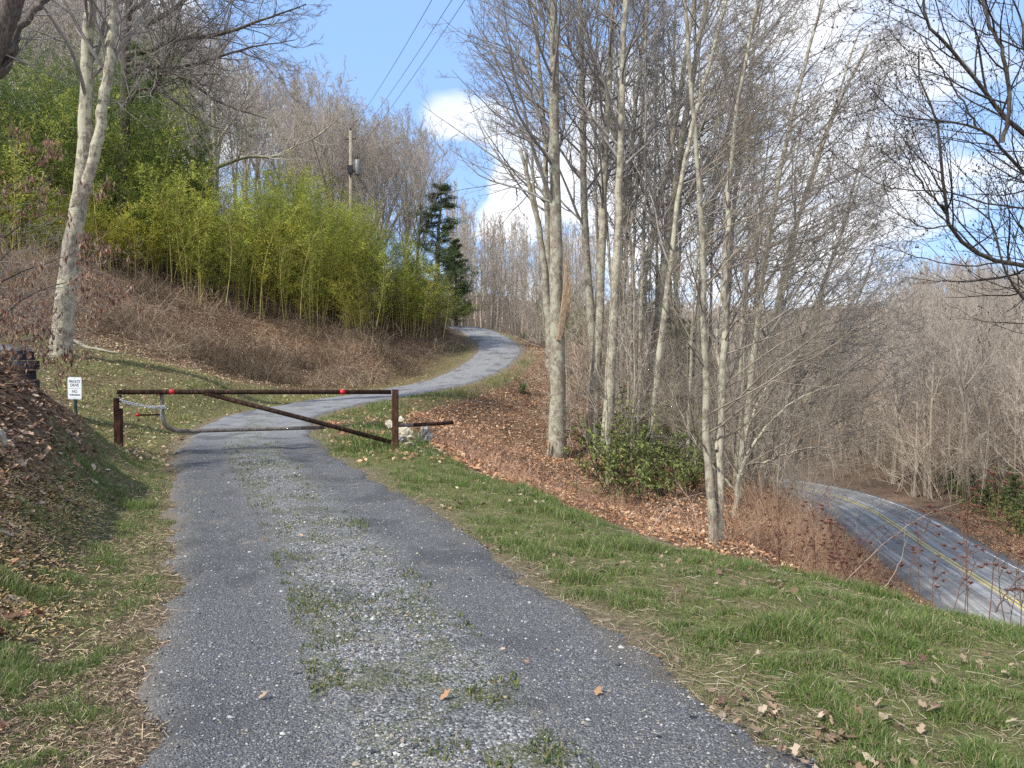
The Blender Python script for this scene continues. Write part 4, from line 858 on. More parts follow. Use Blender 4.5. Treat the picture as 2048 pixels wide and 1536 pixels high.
# ---------------------------------------------------------------- yuccas
def yucca(name, label, pos, n, L, cols, seed, m, wd=.035, up=.9, droop=.25):
    r = np.random.default_rng(seed); d = nrm(np.stack([r.normal(0, 1, n), r.normal(0, 1, n), np.abs(r.normal(0, up, n))+.1], 1))
    pts = np.zeros((n, 5, 3)); ln = L*r.uniform(.7, 1.1, n); p = np.tile([0., 0, 0.05], (n, 1)); pts[:, 0] = p
    for i in range(1, 5): d = nrm(d+np.array([0, 0, -droop*.5])); p = p+d*(ln/4)[:, None]; pts[:, i] = p
    rad = np.array([.6, 1, .8, .5, .05])[None]*wd*.5*np.ones((n, 1)); s = nrm(np.cross(d, [0, 0, 1.]))
    V = np.stack([pts-s[:, None]*rad[..., None], pts+s[:, None]*rad[..., None]], 2).reshape(-1, 3)
    b = np.arange(n)[:, None]*10+np.arange(4)[None]*2; F = np.stack([b, b+1, b+3, b+2], -1).reshape(-1, 4)
    ob(name, mesh(name, V, F, np.repeat(pick(r, n, cols, .2), 10, 0)), m, None, pos, label, 'plant')
def gpos(px, D, dz=0.0): x = (px-1024)/FPX*D; return (x, D, hz(x, D)+dz)
YG = [[.10, .15, .05], [.16, .2, .08], [.07, .11, .04]]
yucca('yucca', 'green yucca on the leafy bank below the bend of the drive', gpos(1046, 33.5, .05), 70, .75, YG, 1, M_green)
yucca('yucca', 'smaller green yucca at the very top of the bend beside the drive', gpos(1046, 52, .1), 40, .7, YG, 2, M_green)
yucca('dead_yucca', 'bleached dead yucca splayed on the brushy bank under the bamboo', gpos(521, 39.5, .25), 60, .75, [[.5, .42, .3], [.38, .3, .2]], 3, M_leafc, .05, .5, .5)

# ---------------------------------------------------------------- utility pole and wires
pb = gpos(704, 51); ptop = P(703, 262, 51)[2]; ph = ptop-pb[2]
pole = thing('utility_pole', 'wooden utility pole with a grey transformer above the bamboo', 'utility pole', pb)
M_pole = bark('pole_wood', [(.17, .14, .10), (.34, .30, .23), (.48, .43, .34)], 6); M_metal = plain('galvanised', (.19, .20, .205), .45, .15, .5, False); M_black = plain('black_iron', (.02, .02, .022), .6, .2, .3, False)
g = Geo(); g.tube([(0, 0, -.3), (0, 0, ph*.5), (0, 0, ph)], [.14, .125, .10], 12); ob('shaft', g.mesh('shaft', True), M_pole, pole)
g = Geo(); tz = P(716, 350, 51)[2]-pb[2]; th = 1.0; g.tube([(.45, 0, tz), (.45, 0, tz+.05), (.45, 0, tz+th-.05), (.45, 0, tz+th)], [.15, .18, .18, .15], 16); g.box((.2, 0, tz+th*.75), (.3, .08, .08)); g.box((.2, 0, tz+th*.25), (.3, .08, .08))
tr_ = ob('transformer', g.mesh('transformer', True), M_metal, pole)
g = Geo(); g.tube([(.45, .05, tz+th), (.45, .05, tz+th+.28)], [.05, .03], 8); g.tube([(.36, -.05, tz+th), (.33, -.05, tz+th+.2)], [.04, .025], 8); ob('bushing', g.mesh('bushing'), M_black, tr_)
g = Geo(); jz = P(704, 340, 51)[2]-pb[2]; g.box((0, -.19, jz), (.34, .2, .5)); g.tube([(0, -.19, jz-.2), (.02, -.2, jz-.55)], [.08, .03], 8); ob('junction_box', g.mesh('junction_box'), M_black, pole)
g = Geo(); g.tube([(0, 0, ph), (0, 0, ph+.18)], [.03, .06], 8); g.tube([(-.35, 0, ph-.55), (.35, 0, ph-.5)], .035, 6); ob('insulator', g.mesh('insulator'), M_black, pole)
def wire(label, a, b_, sag, rr_=.008, name='power_line'):
    a = np.array(a); b_ = np.array(b_); t_ = np.linspace(0, 1, 24)[:, None]; q = a*(1-t_)+b_*t_; q[:, 2] -= sag*4*(t_*(1-t_))[:, 0]
    V, F = tubes(q[None], np.full((1, 24), rr_), 5); o_ = q[0]; ob(name, mesh(name, V-o_, F, smooth=True), M_black, None, tuple(o_), label, 'cable', 'overhead power lines')
tp_ = np.array([pb[0], 51, ptop])
wire('upper left single power line running to the utility pole', tp_+[0, 0, .15], P(948, -150, 16), .3)
wire('left one of the two close power lines running to the utility pole', tp_+[.3, 0, -.5], P(1010, -170, 16.2), .3)
wire('right one of the two close power lines running to the utility pole', tp_+[.45, 0, -1.2], P(1040, -170, 16.2), .3)
wire('service cable sagging from the pole down to the right', (pb[0]+.1, 50.9, pb[2]+jz+.1), gpos(905, 50, 3.0), .6, .02)

# ---------------------------------------------------------------- gate
M_rust = bark('rusty_paint', [(.035, .018, .015), (.07, .033, .025), (.16, .085, .055)], 7); M_rustd = bark('dark_rust', [(.02, .014, .012), (.045, .028, .022), (.12, .07, .05)], 8)
M_pipe = bark('galv_pipe', [(.10, .075, .06), (.19, .165, .15), (.34, .32, .30)], 4); M_red = plain('red_tape', (.62, .02, .03), .5, .15, .4, False); M_chain = plain('chain_steel', (.62, .66, .70), .35, .2, .6, False)
HB = P(791, 892, 14.3); hx, hy = HB[0], HB[1]; hzg = hz(hx, hy)
gate = thing('barrier_gate', 'rusty brown single-rail pipe gate closed across the gravel drive', 'gate', (hx, hy, hzg)); O = np.array([hx, hy, hzg])
L_ = lambda px, py, D: tuple(np.array(P(px, py, D))-O)
zt = P(787, 786, 14.3)[2]
g = Geo(); hp = P(787, 779, 14.3)[2]-hzg; g.box((0, 0, (hp-.35)/2), (.105, .105, hp+.35)); ob('hinge_post', g.mesh('hinge_post'), M_rust, gate)
A_ = np.array(L_(234, 784, 12.9)); B_ = np.array(L_(782, 784, 14.28)); rail = lambda t_: A_*(1-t_)+B_*t_
g = Geo(); g.tube([rail(0), rail(.5), rail(1)], .042, 14); ob('top_rail', g.mesh('top_rail', True), M_rustd, gate)
g = Geo(); e = B_.copy(); e[2] = P(785, 884, 14.3)[2]-hzg; s0 = rail(.30); g.tube([s0+[0, 0, -.02], s0*.5+e*.5, e], .042, 14); ob('brace', g.mesh('brace', True), M_rustd, gate)
g = Geo(); f0 = .155
for k_ in (f0+.03, .807): g = Geo(); g.tube([rail(k_-.009), rail(k_+.009)], .045, 14); ob('reflective_tape', g.mesh('reflective_tape', True), M_red, gate)
# bent inner pipe
bp = spline([L_(323, 787, 13.15), L_(324, 810, 13.13), L_(325, 834, 13.12), L_(333, 852, 13.14), L_(348, 860, 13.2), L_(380, 862, 13.3), L_(500, 859, 13.6), L_(648, 855, 14.0)], 8)
g = Geo(); g.tube(bp, .032, 12); ob('bent_pipe', g.mesh('bent_pipe', True), M_pipe, gate)
g = Geo(); g.tube([L_(324, 829, 13.13), L_(279, 830, 13.0)], .017, 10); lr_ = ob('latch_rod', g.mesh('latch_rod', True), M_rustd, gate)
g = Geo(); g.tube([L_(279, 830, 13.0), L_(271, 830, 12.98)], .024, 10); ob('red_tip', g.mesh('red_tip', True), M_red, lr_)
g = Geo(); g.tube([L_(793, 851, 14.35), L_(826, 850, 14.6)], .034, 12); cw = ob('counter_pipe', g.mesh('counter_pipe', True), M_pipe, gate, label='pipe end sticking out right of the hinge post')
g = Geo(); g.tube([L_(826, 850, 14.6), L_(906, 845.5, 15.0)], .036, 12); ob('sleeve', g.mesh('sleeve', True), M_rustd, cw)
LB = P(238, 915, 12.85); lz = hz(LB[0], LB[1]); post = thing('gate_post', 'brown steel latch post at the left end of the gate', 'post', (LB[0], LB[1], lz))
ht = P(238, 796, 12.85)[2]-lz; g = Geo(); g.box((0, 0, (ht-.3)/2-.09), (.105, .105, ht+.3-.18)); g.box((-.03, 0, ht-.09), (.045, .105, .18)); ob('shaft', g.mesh('shaft'), M_rust, post)
g = Geo(); g.box((.015, .03, ht-.01), (.04, .03, .12)); g.box((.035, -.02, ht-.19), (.035, .1, .015)); ob('catch', g.mesh('catch'), M_rustd, post)
# chain
g = Geo()
def chain(path, step=.034, w_=.013, rr_=.0042):
    q = spline(path, 20); c = np.concatenate([[0], np.cumsum(np.linalg.norm(np.diff(q, axis=0), axis=1))]); s = np.arange(0, c[-1], step)
    o_ = np.stack([np.interp(s, c, q[:, k]) for k in range(3)], 1); tg = nrm(np.gradient(o_, axis=0))
    for i in range(len(o_)):
        a = nrm(np.cross(tg[i], [0.1, 1, .2])); b_ = np.cross(tg[i], a); a = a*math.cos(i*PI/2)+b_*math.sin(i*PI/2)
        th_ = np.linspace(0, 2*PI, 9); lp = np.array([o_[i]+tg[i]*math.cos(x)*step*.72+a*math.sin(x)*w_ for x in th_])
        V, F = tubes(lp[None], np.full((1, 9), rr_), 5); g.add(V, F)
c0 = P(240, 797, 12.75)
chain([P(240, 797, 12.78), P(250, 806, 12.8), P(285, 812, 12.9), P(326, 813, 13.0)]); chain([P(242, 801, 12.78), P(262, 805, 12.84), P(300, 815, 12.93), P(325, 817, 13.02)])
chain([P(326, 813, 13.02), P(331, 815, 13.08), P(328, 820, 13.2), P(320, 817, 13.1), P(326, 812, 13.02), P(330, 813, 13.08)]); chain([P(327, 815, 13.0), P(321, 822, 13.05), P(322, 838, 13.05)])
ob('chain', g.mesh('chain', True, c0), M_chain, None, c0, 'galvanised chain tying the gate to the latch post', 'chain')

# ---------------------------------------------------------------- sign
SB = P(151, 866, 15.0); sz = hz(SB[0], SB[1]); sign = thing('warning_sign', 'small white private drive sign on a green steel post by the mound', 'sign', (SB[0], SB[1], sz), rz=math.radians(-6))
M_signp = plain('green_post', (.012, .035, .028), .5, .2, .4, False); M_white = plain('sign_white', (.72, .77, .82), .45, .04, .4, False); M_ink = plain('sign_ink', (.03, .035, .045), .6, .05, .3, False)
top = P(149, 757, 15)[2]-sz; g = Geo(); g.box((.0, .012, top/2-.15), (.05, .012, top+.25)); g.box((-.02, .024, top/2-.15), (.01, .018, top+.25)); g.box((.02, .024, top/2-.15), (.01, .018, top+.25)); ob('post', g.mesh('post'), M_signp, sign)
g = Geo(); hw, hh = .145, .215; cz = top-.2+.01
def plate(hw, hh, rad, y0, y1):
    pts = []
    for sx, sy, a0 in ((1, 1, 0), (-1, 1, 90), (-1, -1, 180), (1, -1, 270)):
        for k in range(6): a = math.radians(a0+k*18); pts.append((sx*(hw-rad)+rad*math.cos(a), sy*(hh-rad)+rad*math.sin(a)))
    pts = np.array(pts); n = len(pts); V = np.concatenate([np.stack([pts[:, 0], np.full(n, y), cz+pts[:, 1]], 1) for y in (y0, y1)])
    i = np.arange(n); return V, [np.arange(n)[None, ::-1]*1, (np.arange(n)+n)[None], np.stack([i, (i+1) % n, n+(i+1) % n, n+i], 1)]
V, F = plate(hw, hh, .03, -.004, .002); g.add(V, F); panel = ob('panel', g.mesh('panel'), M_white, sign)
g = Geo(); V, F = plate(hw-.01, hh-.01, .024, -.0052, -.0045); g.add(V, F); V, F = plate(hw-.014, hh-.014, .021, -.0062, -.0054); g2 = Geo(); g2.add(V, F)
M_frame = plain('sign_border', (.42, .47, .53), .5, .1, .3, False); ob('border', g.mesh('border'), M_frame, panel); ob('face', g2.mesh('face'), M_white, panel)
def text(s, size, z, sx=1.0):
    cu = bpy.data.curves.new('txt', 'FONT'); cu.body = s; cu.size = size; cu.align_x = 'CENTER'; cu.align_y = 'CENTER'; cu.offset = .0016; cu.extrude = .0004
    o_ = bpy.data.objects.new('tmp', cu); C.objects.link(o_); dg = bpy.context.evaluated_depsgraph_get(); me = bpy.data.meshes.new_from_object(o_.evaluated_get(dg)); bpy.data.objects.remove(o_)
    l = ob('lettering', me, M_ink, panel); l.rotation_euler = (PI/2, 0, 0); l.location = (0, -.0068, z); l.scale = (sx, 1, 1)
text('PRIVATE', .078, cz+.128, .80); text('DRIVE', .078, cz+.058, .85); text('NO', .082, cz-.065, .9); text('TRESPASSING', .043, cz-.133, .88)
g = Geo(); g.box((0, -.0066, cz-.002), (.23, .001, .005)); ob('rule', g.mesh('rule'), M_ink, panel)
g = Geo(); g.tube([(0, -.006, cz+.19), (0, -.012, cz+.19)], .006, 8); g.tube([(0, -.006, cz-.185), (0, -.012, cz-.185)], .006, 8); ob('bolts', g.mesh('bolts'), M_metal, panel)

# ---------------------------------------------------------------- rocks, block, logs
def rock_mesh(seed, sub=5, rough=.75):
    import bmesh
    bm_ = bmesh.new(); bmesh.ops.create_icosphere(bm_, subdivisions=sub, radius=1)
    of = Vector((seed*3.7, seed*1.3, seed*7.1)); r_ = random.Random(seed)
    pl = [(Vector((r_.gauss(0, 1), r_.gauss(0, 1), r_.gauss(0, 1))).normalized(), r_.uniform(.45, .75)) for _ in range(16)]
    for v in bm_.verts:
        n_ = v.co.normalized(); d = 1.0
        for a, q in pl:
            k = n_.dot(a)
            if k > 0: d = min(d, q/k)
        d *= 1+rough*.35*(mnoise.fractal(n_*2.2+of, 1.0, 2.0, 5))
        v.co = n_*d
    me = bpy.data.meshes.new('rock'); bm_.to_mesh(me); bm_.free(); return me
def rockmat(name, c0, c1, c2):
    m, t, b = mat(name, .95, .1); tc = t.add('ShaderNodeTexCoord').outputs['Object']
    n = t.noise(tc, 2.2, 8, .7, .5); t.put(b.inputs['Base Color'], t.ramp(n, [(.32, c0), (.5, c1), (.66, c2)])); bump(t, b, n, .8, .06); return m
M_rockp = rockmat('rock_pale', (.22, .17, .11), (.50, .46, .36), (.70, .67, .58)); M_rockg = rockmat('rock_grey', (.10, .09, .09), (.25, .24, .23), (.55, .53, .49))
for i, (px, py, D, s, m_, lb) in enumerate([(815, 872, 15.6, (.24, .20, .22), M_rockp, 'largest pale rock right of the hinge post'), (846, 876, 15.9, (.22, .18, .21), M_rockg, 'grey streaked rock at the right of the rock pile'),
        (798, 858, 16.0, (.13, .14, .10), M_rockp, 'small pale rock behind the hinge post, under the pipe end'), (818, 892, 15.2, (.20, .15, .09), M_rockp, 'flat pale rock in front of the rock pile'), (800, 841, 16.6, (.14, .12, .07), M_rockp, 'flat rock on top behind the hinge post'),
        (781, 850, 16.3, (.14, .14, .08), M_rockp, 'flat pale rock left of the hinge post'), (800, 880, 15.5, (.16, .15, .13), M_rockg, 'brown rock against the foot of the hinge post')]):
    p_ = P(px, py, D); o_ = ob('rock', rock_mesh(i+1), m_, None, p_, lb, 'rock', 'rocks piled by the hinge post'); o_.scale = s; o_.rotation_euler = (.2*i, .1, i*1.3)
p_ = P(0, 872, 6.6); o_ = ob('rock', rock_mesh(15), M_rockp, None, p_, 'pale rock cut by the left edge, lying on the mulched mound', 'rock'); o_.scale = (.05, .08, .09)
g = Geo(); bl = P(2, 742, 11.2)
M_blk = rockmat('block_dark', (.018, .018, .022), (.05, .05, .06), (.13, .13, .15)); M_blkt = rockmat('block_top', (.2, .2, .22), (.36, .37, .40), (.55, .56, .60))
blk = thing('stone_box', 'dark stone-block pillar with a grey slab top at the left edge', 'stone pillar', (bl[0], bl[1], hz(bl[0], bl[1])-.1)); TZ = P(0, 700, 11.2)[2]-blk.location[2]
for k_ in range(6):
    for j_ in range(3):
        g.box((-.24+j_*.24+(.06 if k_ % 2 else 0), 0, TZ-.08-k_*.145), (.232-.01*((j_+k_) % 2), .52-.012*((j_+2*k_) % 3), .138), 0)
ob('blocks', g.mesh('blocks'), M_blk, blk)
g = Geo(); g.box((0, 0, TZ+.018), (.66, .5, .05), .03); g.box((-.12, .02, TZ+.062), (.34, .36, .04), .2); ob('slab', g.mesh('slab'), M_blkt, blk)
def log(label, pts, r0, r1, m_=None, name='fallen_branch'):
    pts = [np.array(p) for p in pts]; o_ = pts[0]; q = resample(pts, 16, np.random.default_rng(len(label)), .012); V, F = tubes(q[None], np.linspace(r0, r1, 16)[None], 8, True)
    ob(name, mesh(name, V-o_, F, smooth=True), m_ or M_grey, None, tuple(o_), label, 'log')
log('dead branch lying at the lawn edge right of the forked tree', [gpos(142, 25.5, .07), gpos(175, 25.2, .06), gpos(205, 25, .05), gpos(240, 25, .04)], .07, .03)
log('pale log lying on the bank at the left edge', [gpos(-10, 33.5, .2), gpos(25, 33.6, .3), gpos(54, 33.8, .3)], .12, .08)
log('short leaning stub beside the foot of the biggest tree', [gpos(1096, 26.6, -.1), tuple(np.array(gpos(1099, 26.6, .55)))], .06, .05, M_wood)
log('fallen limb leaning on the slope behind the dark trunk', [gpos(1210, 26, .1), P(1155, 855, 30)], .05, .03)
log('pale weathered wood scrap on the verge edge', [gpos(-0+1955, 5.75, .03), gpos(1990, 5.7, .04)], .03, .02, M_pale)
# ---------------------------------------------------------------- ground cover
def scatter(r, n, ua, ub, Ya, Yb, pw=1.0):
    """points denser near the camera: density falls as Y**-(1+pw)"""
    u = r.uniform(ua, ub, n)/FPX
    q = r.random(n)
    Y = Ya*(Yb/Ya)**q if pw == 1 else (Ya**(1-pw)+(Yb**(1-pw)-Ya**(1-pw))*q)**(1/(1-pw))
    return u*Y, Y
r = np.random.default_rng(900)
# grass: blades gathered in tufts
def grass(n, Ya, Yb, hs, ws, ua=-1150, ub=1250):
    x, y = scatter(r, n, ua, ub, Ya, Yb); x = x+r.normal(0, .015, n)*y*.3
    g_ = green(x, y); k = r.random(n) < np.clip(g_*1.15, 0, 1)**1.1; x, y, g_ = x[k], y[k], g_[k]
    tuft = vnoise(x, y, 5.0, 2, 21); clump = smooth01(vnoise(x, y, 1.4, 2, 22), .45, .75); k = r.random(len(x)) < .30+.9*smooth01(tuft, .35, .65); x, y, g_, tuft, clump = x[k], y[k], g_[k], tuft[k], clump[k]
    z = hgt(x, y); m = len(x)
    dv, _, sv, _ = pdist(VEs, x, y); dl, _, sdl, _ = pdist(DR, x, y)
    lawn = ((sdl < 0) & (y > 12.5)).astype(float)
    h = hs*(.45+.9*smooth01(tuft, .4, .8))*r.uniform(.5, 1.25, m)*(.6+.6*g_)*(1-.45*lawn)*(1+.5*smooth01(dv, .9, .1)*(sdl > 0))*(1+.9*clump*smooth01(y, 2.6, 4.5))
    s = (1+.085*y); wd = ws*s*r.uniform(.6, 1.3, m)
    a = r.uniform(0, 2*PI, m); sd_ = np.stack([np.cos(a), np.sin(a), 0*a], 1); ln = r.normal(0, .42, (m, 2)); b0 = np.stack([x, y, z-.01], 1)
    mid = b0+np.stack([ln[:, 0]*h*.35, ln[:, 1]*h*.35, h*.62], 1); tip = b0+np.stack([ln[:, 0]*h*1.05, ln[:, 1]*h*1.05, h*.98], 1)
    V = np.stack([b0-sd_*wd[:, None]*.5, b0+sd_*wd[:, None]*.5, mid+sd_*wd[:, None]*.35, mid-sd_*wd[:, None]*.35, tip], 1).reshape(-1, 3)
    b = np.arange(m)[:, None]*5
    straw = r.random(m) < np.where(lawn > 0, .50, .15+.35*smooth01(g_, .8, .2))
    gc = pick(r, m, [[.10, .17, .04], [.145, .215, .055], [.075, .13, .035], [.21, .26, .08]], .2)
    gc = np.where((lawn > 0)[:, None], gc*np.array([1.9, 1.5, 1.5]), gc); sc_ = pick(r, m, [[.38, .33, .19], [.48, .41, .27], [.27, .22, .13]], .2)
    c = np.where(straw[:, None], sc_, gc)
    return V, [b+np.array([[0, 1, 2, 3]]), b+np.array([[3, 2, 4]])], np.repeat(c, 5, 0)
g = Geo()
V, F, c = grass(850000, 2.3, 14, .040, .0030); g.add(V, F, c)
V, F, c = grass(260000, 13, 46, .085, .0050, -1050, 200); g.add(V, F, c)
ob('grass', g.mesh('grass'), M_blade, label='short spring grass on the verges and the lawn', cat='grass', kind='stuff')
# moss / weed tufts in the middle of the drive
n = 90000; x, y = scatter(r, n, -900, 900, 2.35, 15); dl, zd, sdl, ul = pdist(DR, x, y); k = (dl < .5) & (vnoise(x, y, 2.2, 4, 31)*.6+vnoise(x, y, 9, 2, 32)*.4 > .53); x, y = x[k], y[k]; zc = zd[k]; n = len(x)
h = r.uniform(.008, .032, n)*(1+.06*y); a = r.uniform(0, 6.28, n); sdv = np.stack([np.cos(a), np.sin(a), 0*a], 1)*.0035*(1+.1*y)[:, None]; b0 = np.stack([x, y, zc+.028], 1); tip = b0+np.stack([r.normal(0, .6, n)*h, r.normal(0, .6, n)*h, h], 1)
V = np.stack([b0-sdv, b0+sdv, tip], 1).reshape(-1, 3)
ob('moss', mesh('moss', V, np.arange(n*3).reshape(-1, 3), np.repeat(pick(r, n, [[.09, .13, .03], [.15, .18, .05], [.24, .2, .08], [.06, .09, .03]], .2), 3, 0)), M_blade, label='moss and tiny weeds along the middle of the gravel drive', cat='moss', kind='stuff')
# loose stones on the drive
n = 90000; x, y = scatter(r, n, -1050, 900, 2.3, 13); dl, zd, sdl, ul = pdist(DR, x, y)
cn_ = smooth01(vnoise(x, y, 1.3, 3, 33), .38, .62); wt_ = np.where(dl < .36, cn_, np.where(dl < 1.15, .30, np.where(dl < 1.6, .45, 0.0))); k = r.random(n) < wt_; x, y, dl, zd = x[k], y[k], dl[k], zd[k]; n = len(x)
big_ = (r.random(n) < np.where(dl < .4, .10, .02)); s = np.where(big_, r.uniform(.007, .0145, n), r.uniform(.003, .0065, n))*(1+.05*y)
z = zdrive(x, y, dl, zd)+s*.2
o6 = np.array([[1, .1, 0], [.1, 1, .1], [-1, 0, .1], [0, -1, -.1], [.1, -.1, .75], [0, 0, -.7]]); a = r.uniform(0, 6.28, n); ca, sa = np.cos(a)[:, None], np.sin(a)[:, None]
q = o6[None]*(s[:, None, None]*r.uniform(.55, 1.35, (n, 6, 1))); V = np.stack([q[..., 0]*ca-q[..., 1]*sa, q[..., 0]*sa+q[..., 1]*ca, q[..., 2]], -1)+np.stack([x, y, z], 1)[:, None]
f8 = np.array([[0, 1, 4], [1, 2, 4], [2, 3, 4], [3, 0, 4], [1, 0, 5], [2, 1, 5], [3, 2, 5], [0, 3, 5]])
ob('loose_gravel', mesh('loose_gravel', V.reshape(-1, 3), (np.arange(n)[:, None, None]*6+f8[None]).reshape(-1, 3), np.repeat(pick(r, n, [[.11, .12, .135], [.2, .215, .23], [.28, .285, .285], [.42, .41, .39], [.16, .165, .17], [.07, .075, .08], [.26, .23, .18]], .2), 6, 0)),
   M_stem, label='loose grey and pale stones scattered over the drive', cat='gravel', kind='stuff')
# dead leaves
def leaves(x, y, size, cols, lift=.012, curl=.35):
    n = len(x); z = hgt(x, y); dl, zd, _, _ = pdist(DR, x, y); z = np.where(dl < 1.3, zdrive(x, y, dl, zd), z)
    a = r.uniform(0, 2*PI, n); tilt = r.normal(0, .45, (n, 2)); s = size
    ax = np.stack([np.cos(a), np.sin(a), tilt[:, 0]], 1); ay = np.stack([-np.sin(a), np.cos(a), tilt[:, 1]], 1)
    prof = np.array([[-.5, 0], [-.28, .26], [-.05, .17], [.12, .42], [.25, .2], [.52, .06], [.3, -.22], [.1, -.38], [-.08, -.16], [-.3, -.26]])
    pr = prof[None]*r.uniform(.75, 1.2, (n, 10, 1)); cz = curl*(np.abs(pr[..., 1])*r.uniform(-.3, 1.3, (n, 1))+pr[..., 0]**2*r.uniform(-.5, 1.2, (n, 1)))
    ctr = np.stack([x, y, z+lift+s*.12*r.random(n)], 1)
    V = ctr[:, None]+(ax[:, None]*pr[..., :1]+ay[:, None]*pr[..., 1:2])*s[:, None, None]; V[..., 2] += cz*s[:, None]
    V = np.concatenate([ctr[:, None], V], 1).reshape(-1, 3); b = np.arange(n)[:, None, None]*11
    f = np.array([[0, i+1, (i+1) % 10+1] for i in range(10)]); F = (b+f[None]).reshape(-1, 3)
    return V, F, np.repeat(pick(r, n, cols, .25), 11, 0)
def sleaves(x, y, size, cols, lift=.02):
    n = len(x); z = hgt(x, y)+lift; d = np.stack([r.normal(0, 1, n), r.normal(0, 1, n), r.normal(0, .4, n)], 1)
    V, F = leafquads(r, np.stack([x, y, z], 1), size, size*.6, d, .25); return V, F, np.repeat(pick(r, n, cols, .25), 4, 0)
DLC = [[.36, .21, .12], [.27, .15, .085], [.48, .34, .22], [.20, .11, .065], [.58, .46, .33]]
ORC = [[.44, .26, .15], [.54, .35, .21], [.31, .18, .105], [.62, .46, .31], [.19, .11, .07], [.48, .25, .135]]
g = Geo()
# near left ditch (big maple leaves), near verge right
x, y = scatter(r, 9000, -1150, -640, 2.4, 10.5); dl, _, sdl, _ = pdist(DR, x, y); k = (dl > 1.75) & (sdl < 0) & (r.random(len(x)) < smooth01(dl+(vnoise(x, y, .9, 2, 41)-.5), 1.7, 2.7)*np.where(dl > 3.1, .22, 1)); x, y = x[k], y[k]
V, F, c = leaves(x, y, r.uniform(.04, .105, len(x)), [[.30, .17, .105], [.19, .11, .075], [.40, .27, .18], [.26, .14, .09], [.48, .37, .27], [.14, .085, .06]]); g.add(V, F, c)
x, y = scatter(r, 7000, -300, 1250, 2.4, 13); dl, _, sdl, _ = pdist(DR, x, y); dv, _, sv, _ = pdist(VEs, x, y); k = (dl > 1.25) & (sdl > 0) & (sv < 0) & (r.random(len(x)) < .05+.62*smooth01(vnoise(x, y, 1.1, 3, 42), .48, .68)); x, y = x[k], y[k]
V, F, c = leaves(x, y, r.uniform(.02, .06, len(x)), [[.28, .19, .13], [.34, .25, .17], [.22, .14, .09], [.15, .09, .065], [.40, .32, .23]], .03); g.add(V, F, c)
x, y = scatter(r, 22, -700, 500, 2.6, 12); V, F, c = leaves(x, y, r.uniform(.03, .06, len(x)), DLC, .02); g.add(V, F, c)
ob('maple_leaves', g.mesh('maple_leaves'), M_leafc, label='large curled dead leaves lying on the near verges', cat='dead leaves', kind='stuff')
g = Geo()
x, y = scatter(r, 90000, -1120, -150, 11.5, 40, 0.6); dl, _, sdl, _ = pdist(DR, x, y); gr_ = green(x, y); k = (dl > 1.4) & (sdl < 0) & (r.random(len(x)) < np.where(gr_ > .1, .24, .9)*np.where(dl < 2.2, .4, 1)); x, y = x[k], y[k]
V, F, c = sleaves(x, y, r.uniform(.05, .10, len(x)), [[.36, .25, .15], [.46, .36, .23], [.25, .15, .09], [.56, .47, .32], [.19, .12, .08]], .03); g.add(V, F, c)
x, y = scatter(r, 150000, -380, 1100, 12, 52, 0.5); dl, _, sdl, _ = pdist(DR, x, y); dr_, _, _, _ = pdist(RD, x, y); gr_ = green(x, y); k = (dl > 1.5) & (sdl > 0) & (dr_ > 3.6) & (r.random(len(x)) < np.where(gr_ > .15, .07, 1)); x, y = x[k], y[k]
V, F, c = sleaves(x, y, r.uniform(.06, .12, len(x)), ORC, .03); g.add(V, F, c)
x, y = scatter(r, 30000, 900, 1250, 40, 70, 0.5); dr_, _, sr_, _ = pdist(RD, x, y); k = (dr_ > 3.3) & (sr_ > 0); x, y = x[k], y[k]; V, F, c = sleaves(x, y, r.uniform(.08, .14, len(x)), ORC, .03); g.add(V, F, c)
ob('leaf_litter', g.mesh('leaf_litter'), M_leafc, label='brown leaf litter covering the banks and slopes', cat='leaf litter', kind='stuff')
# small chips and twiglets on the mound and the strip of dirt beside the gravel
g = Geo()
x, y = scatter(r, 120000, -1150, -560, 2.4, 15); mu = mulch(x, y); dl, _, sdl, _ = pdist(DR, x, y); k = (r.random(len(x)) < np.maximum(mu, .25*((dl > 1.1) & (sdl < 0)))); x, y, mu = x[k], y[k], mu[k]; n = len(x)
z = hgt(x, y); L = r.uniform(.012, .06, n)*(1+1.5*(r.random(n) < .08)); a = r.uniform(0, 6.28, n); d = np.stack([np.cos(a), np.sin(a), r.normal(0, .25, n)], 1)
c0_ = np.stack([x, y, z+.012], 1); pts = np.stack([c0_-d*L[:, None]/2, c0_+r.normal(0, .004, (n, 3)), c0_+d*L[:, None]/2], 1)
V, F = tubes(pts, r.uniform(.0006, .002, (n, 1))*np.ones((1, 3))*(1+.06*y[:, None]), 3); g.add(V, F, np.repeat(pick(r, n, [[.12, .08, .06], [.2, .14, .1], [.36, .27, .19], [.5, .39, .26], [.08, .055, .045]], .2), 9, 0))
x, y = scatter(r, 36000, -350, 1250, 2.4, 12); dl, _, sdl, _ = pdist(DR, x, y); dv, _, sv, _ = pdist(VEs, x, y); k = (sdl > 0) & (dl > 1.1) & (sv < 0) & (r.random(len(x)) < .25+.5*smooth01(dl, 2.3, 1.2)); x, y = x[k], y[k]; n = len(x)
z = hgt(x, y); L = r.uniform(.02, .12, n); a = r.uniform(0, 6.28, n); d = np.stack([np.cos(a), np.sin(a), r.normal(0, .2, n)], 1); c0_ = np.stack([x, y, z+.012], 1); pts = np.stack([c0_-d*L[:, None]/2, c0_+r.normal(0, .004, (n, 3)), c0_+d*L[:, None]/2], 1)
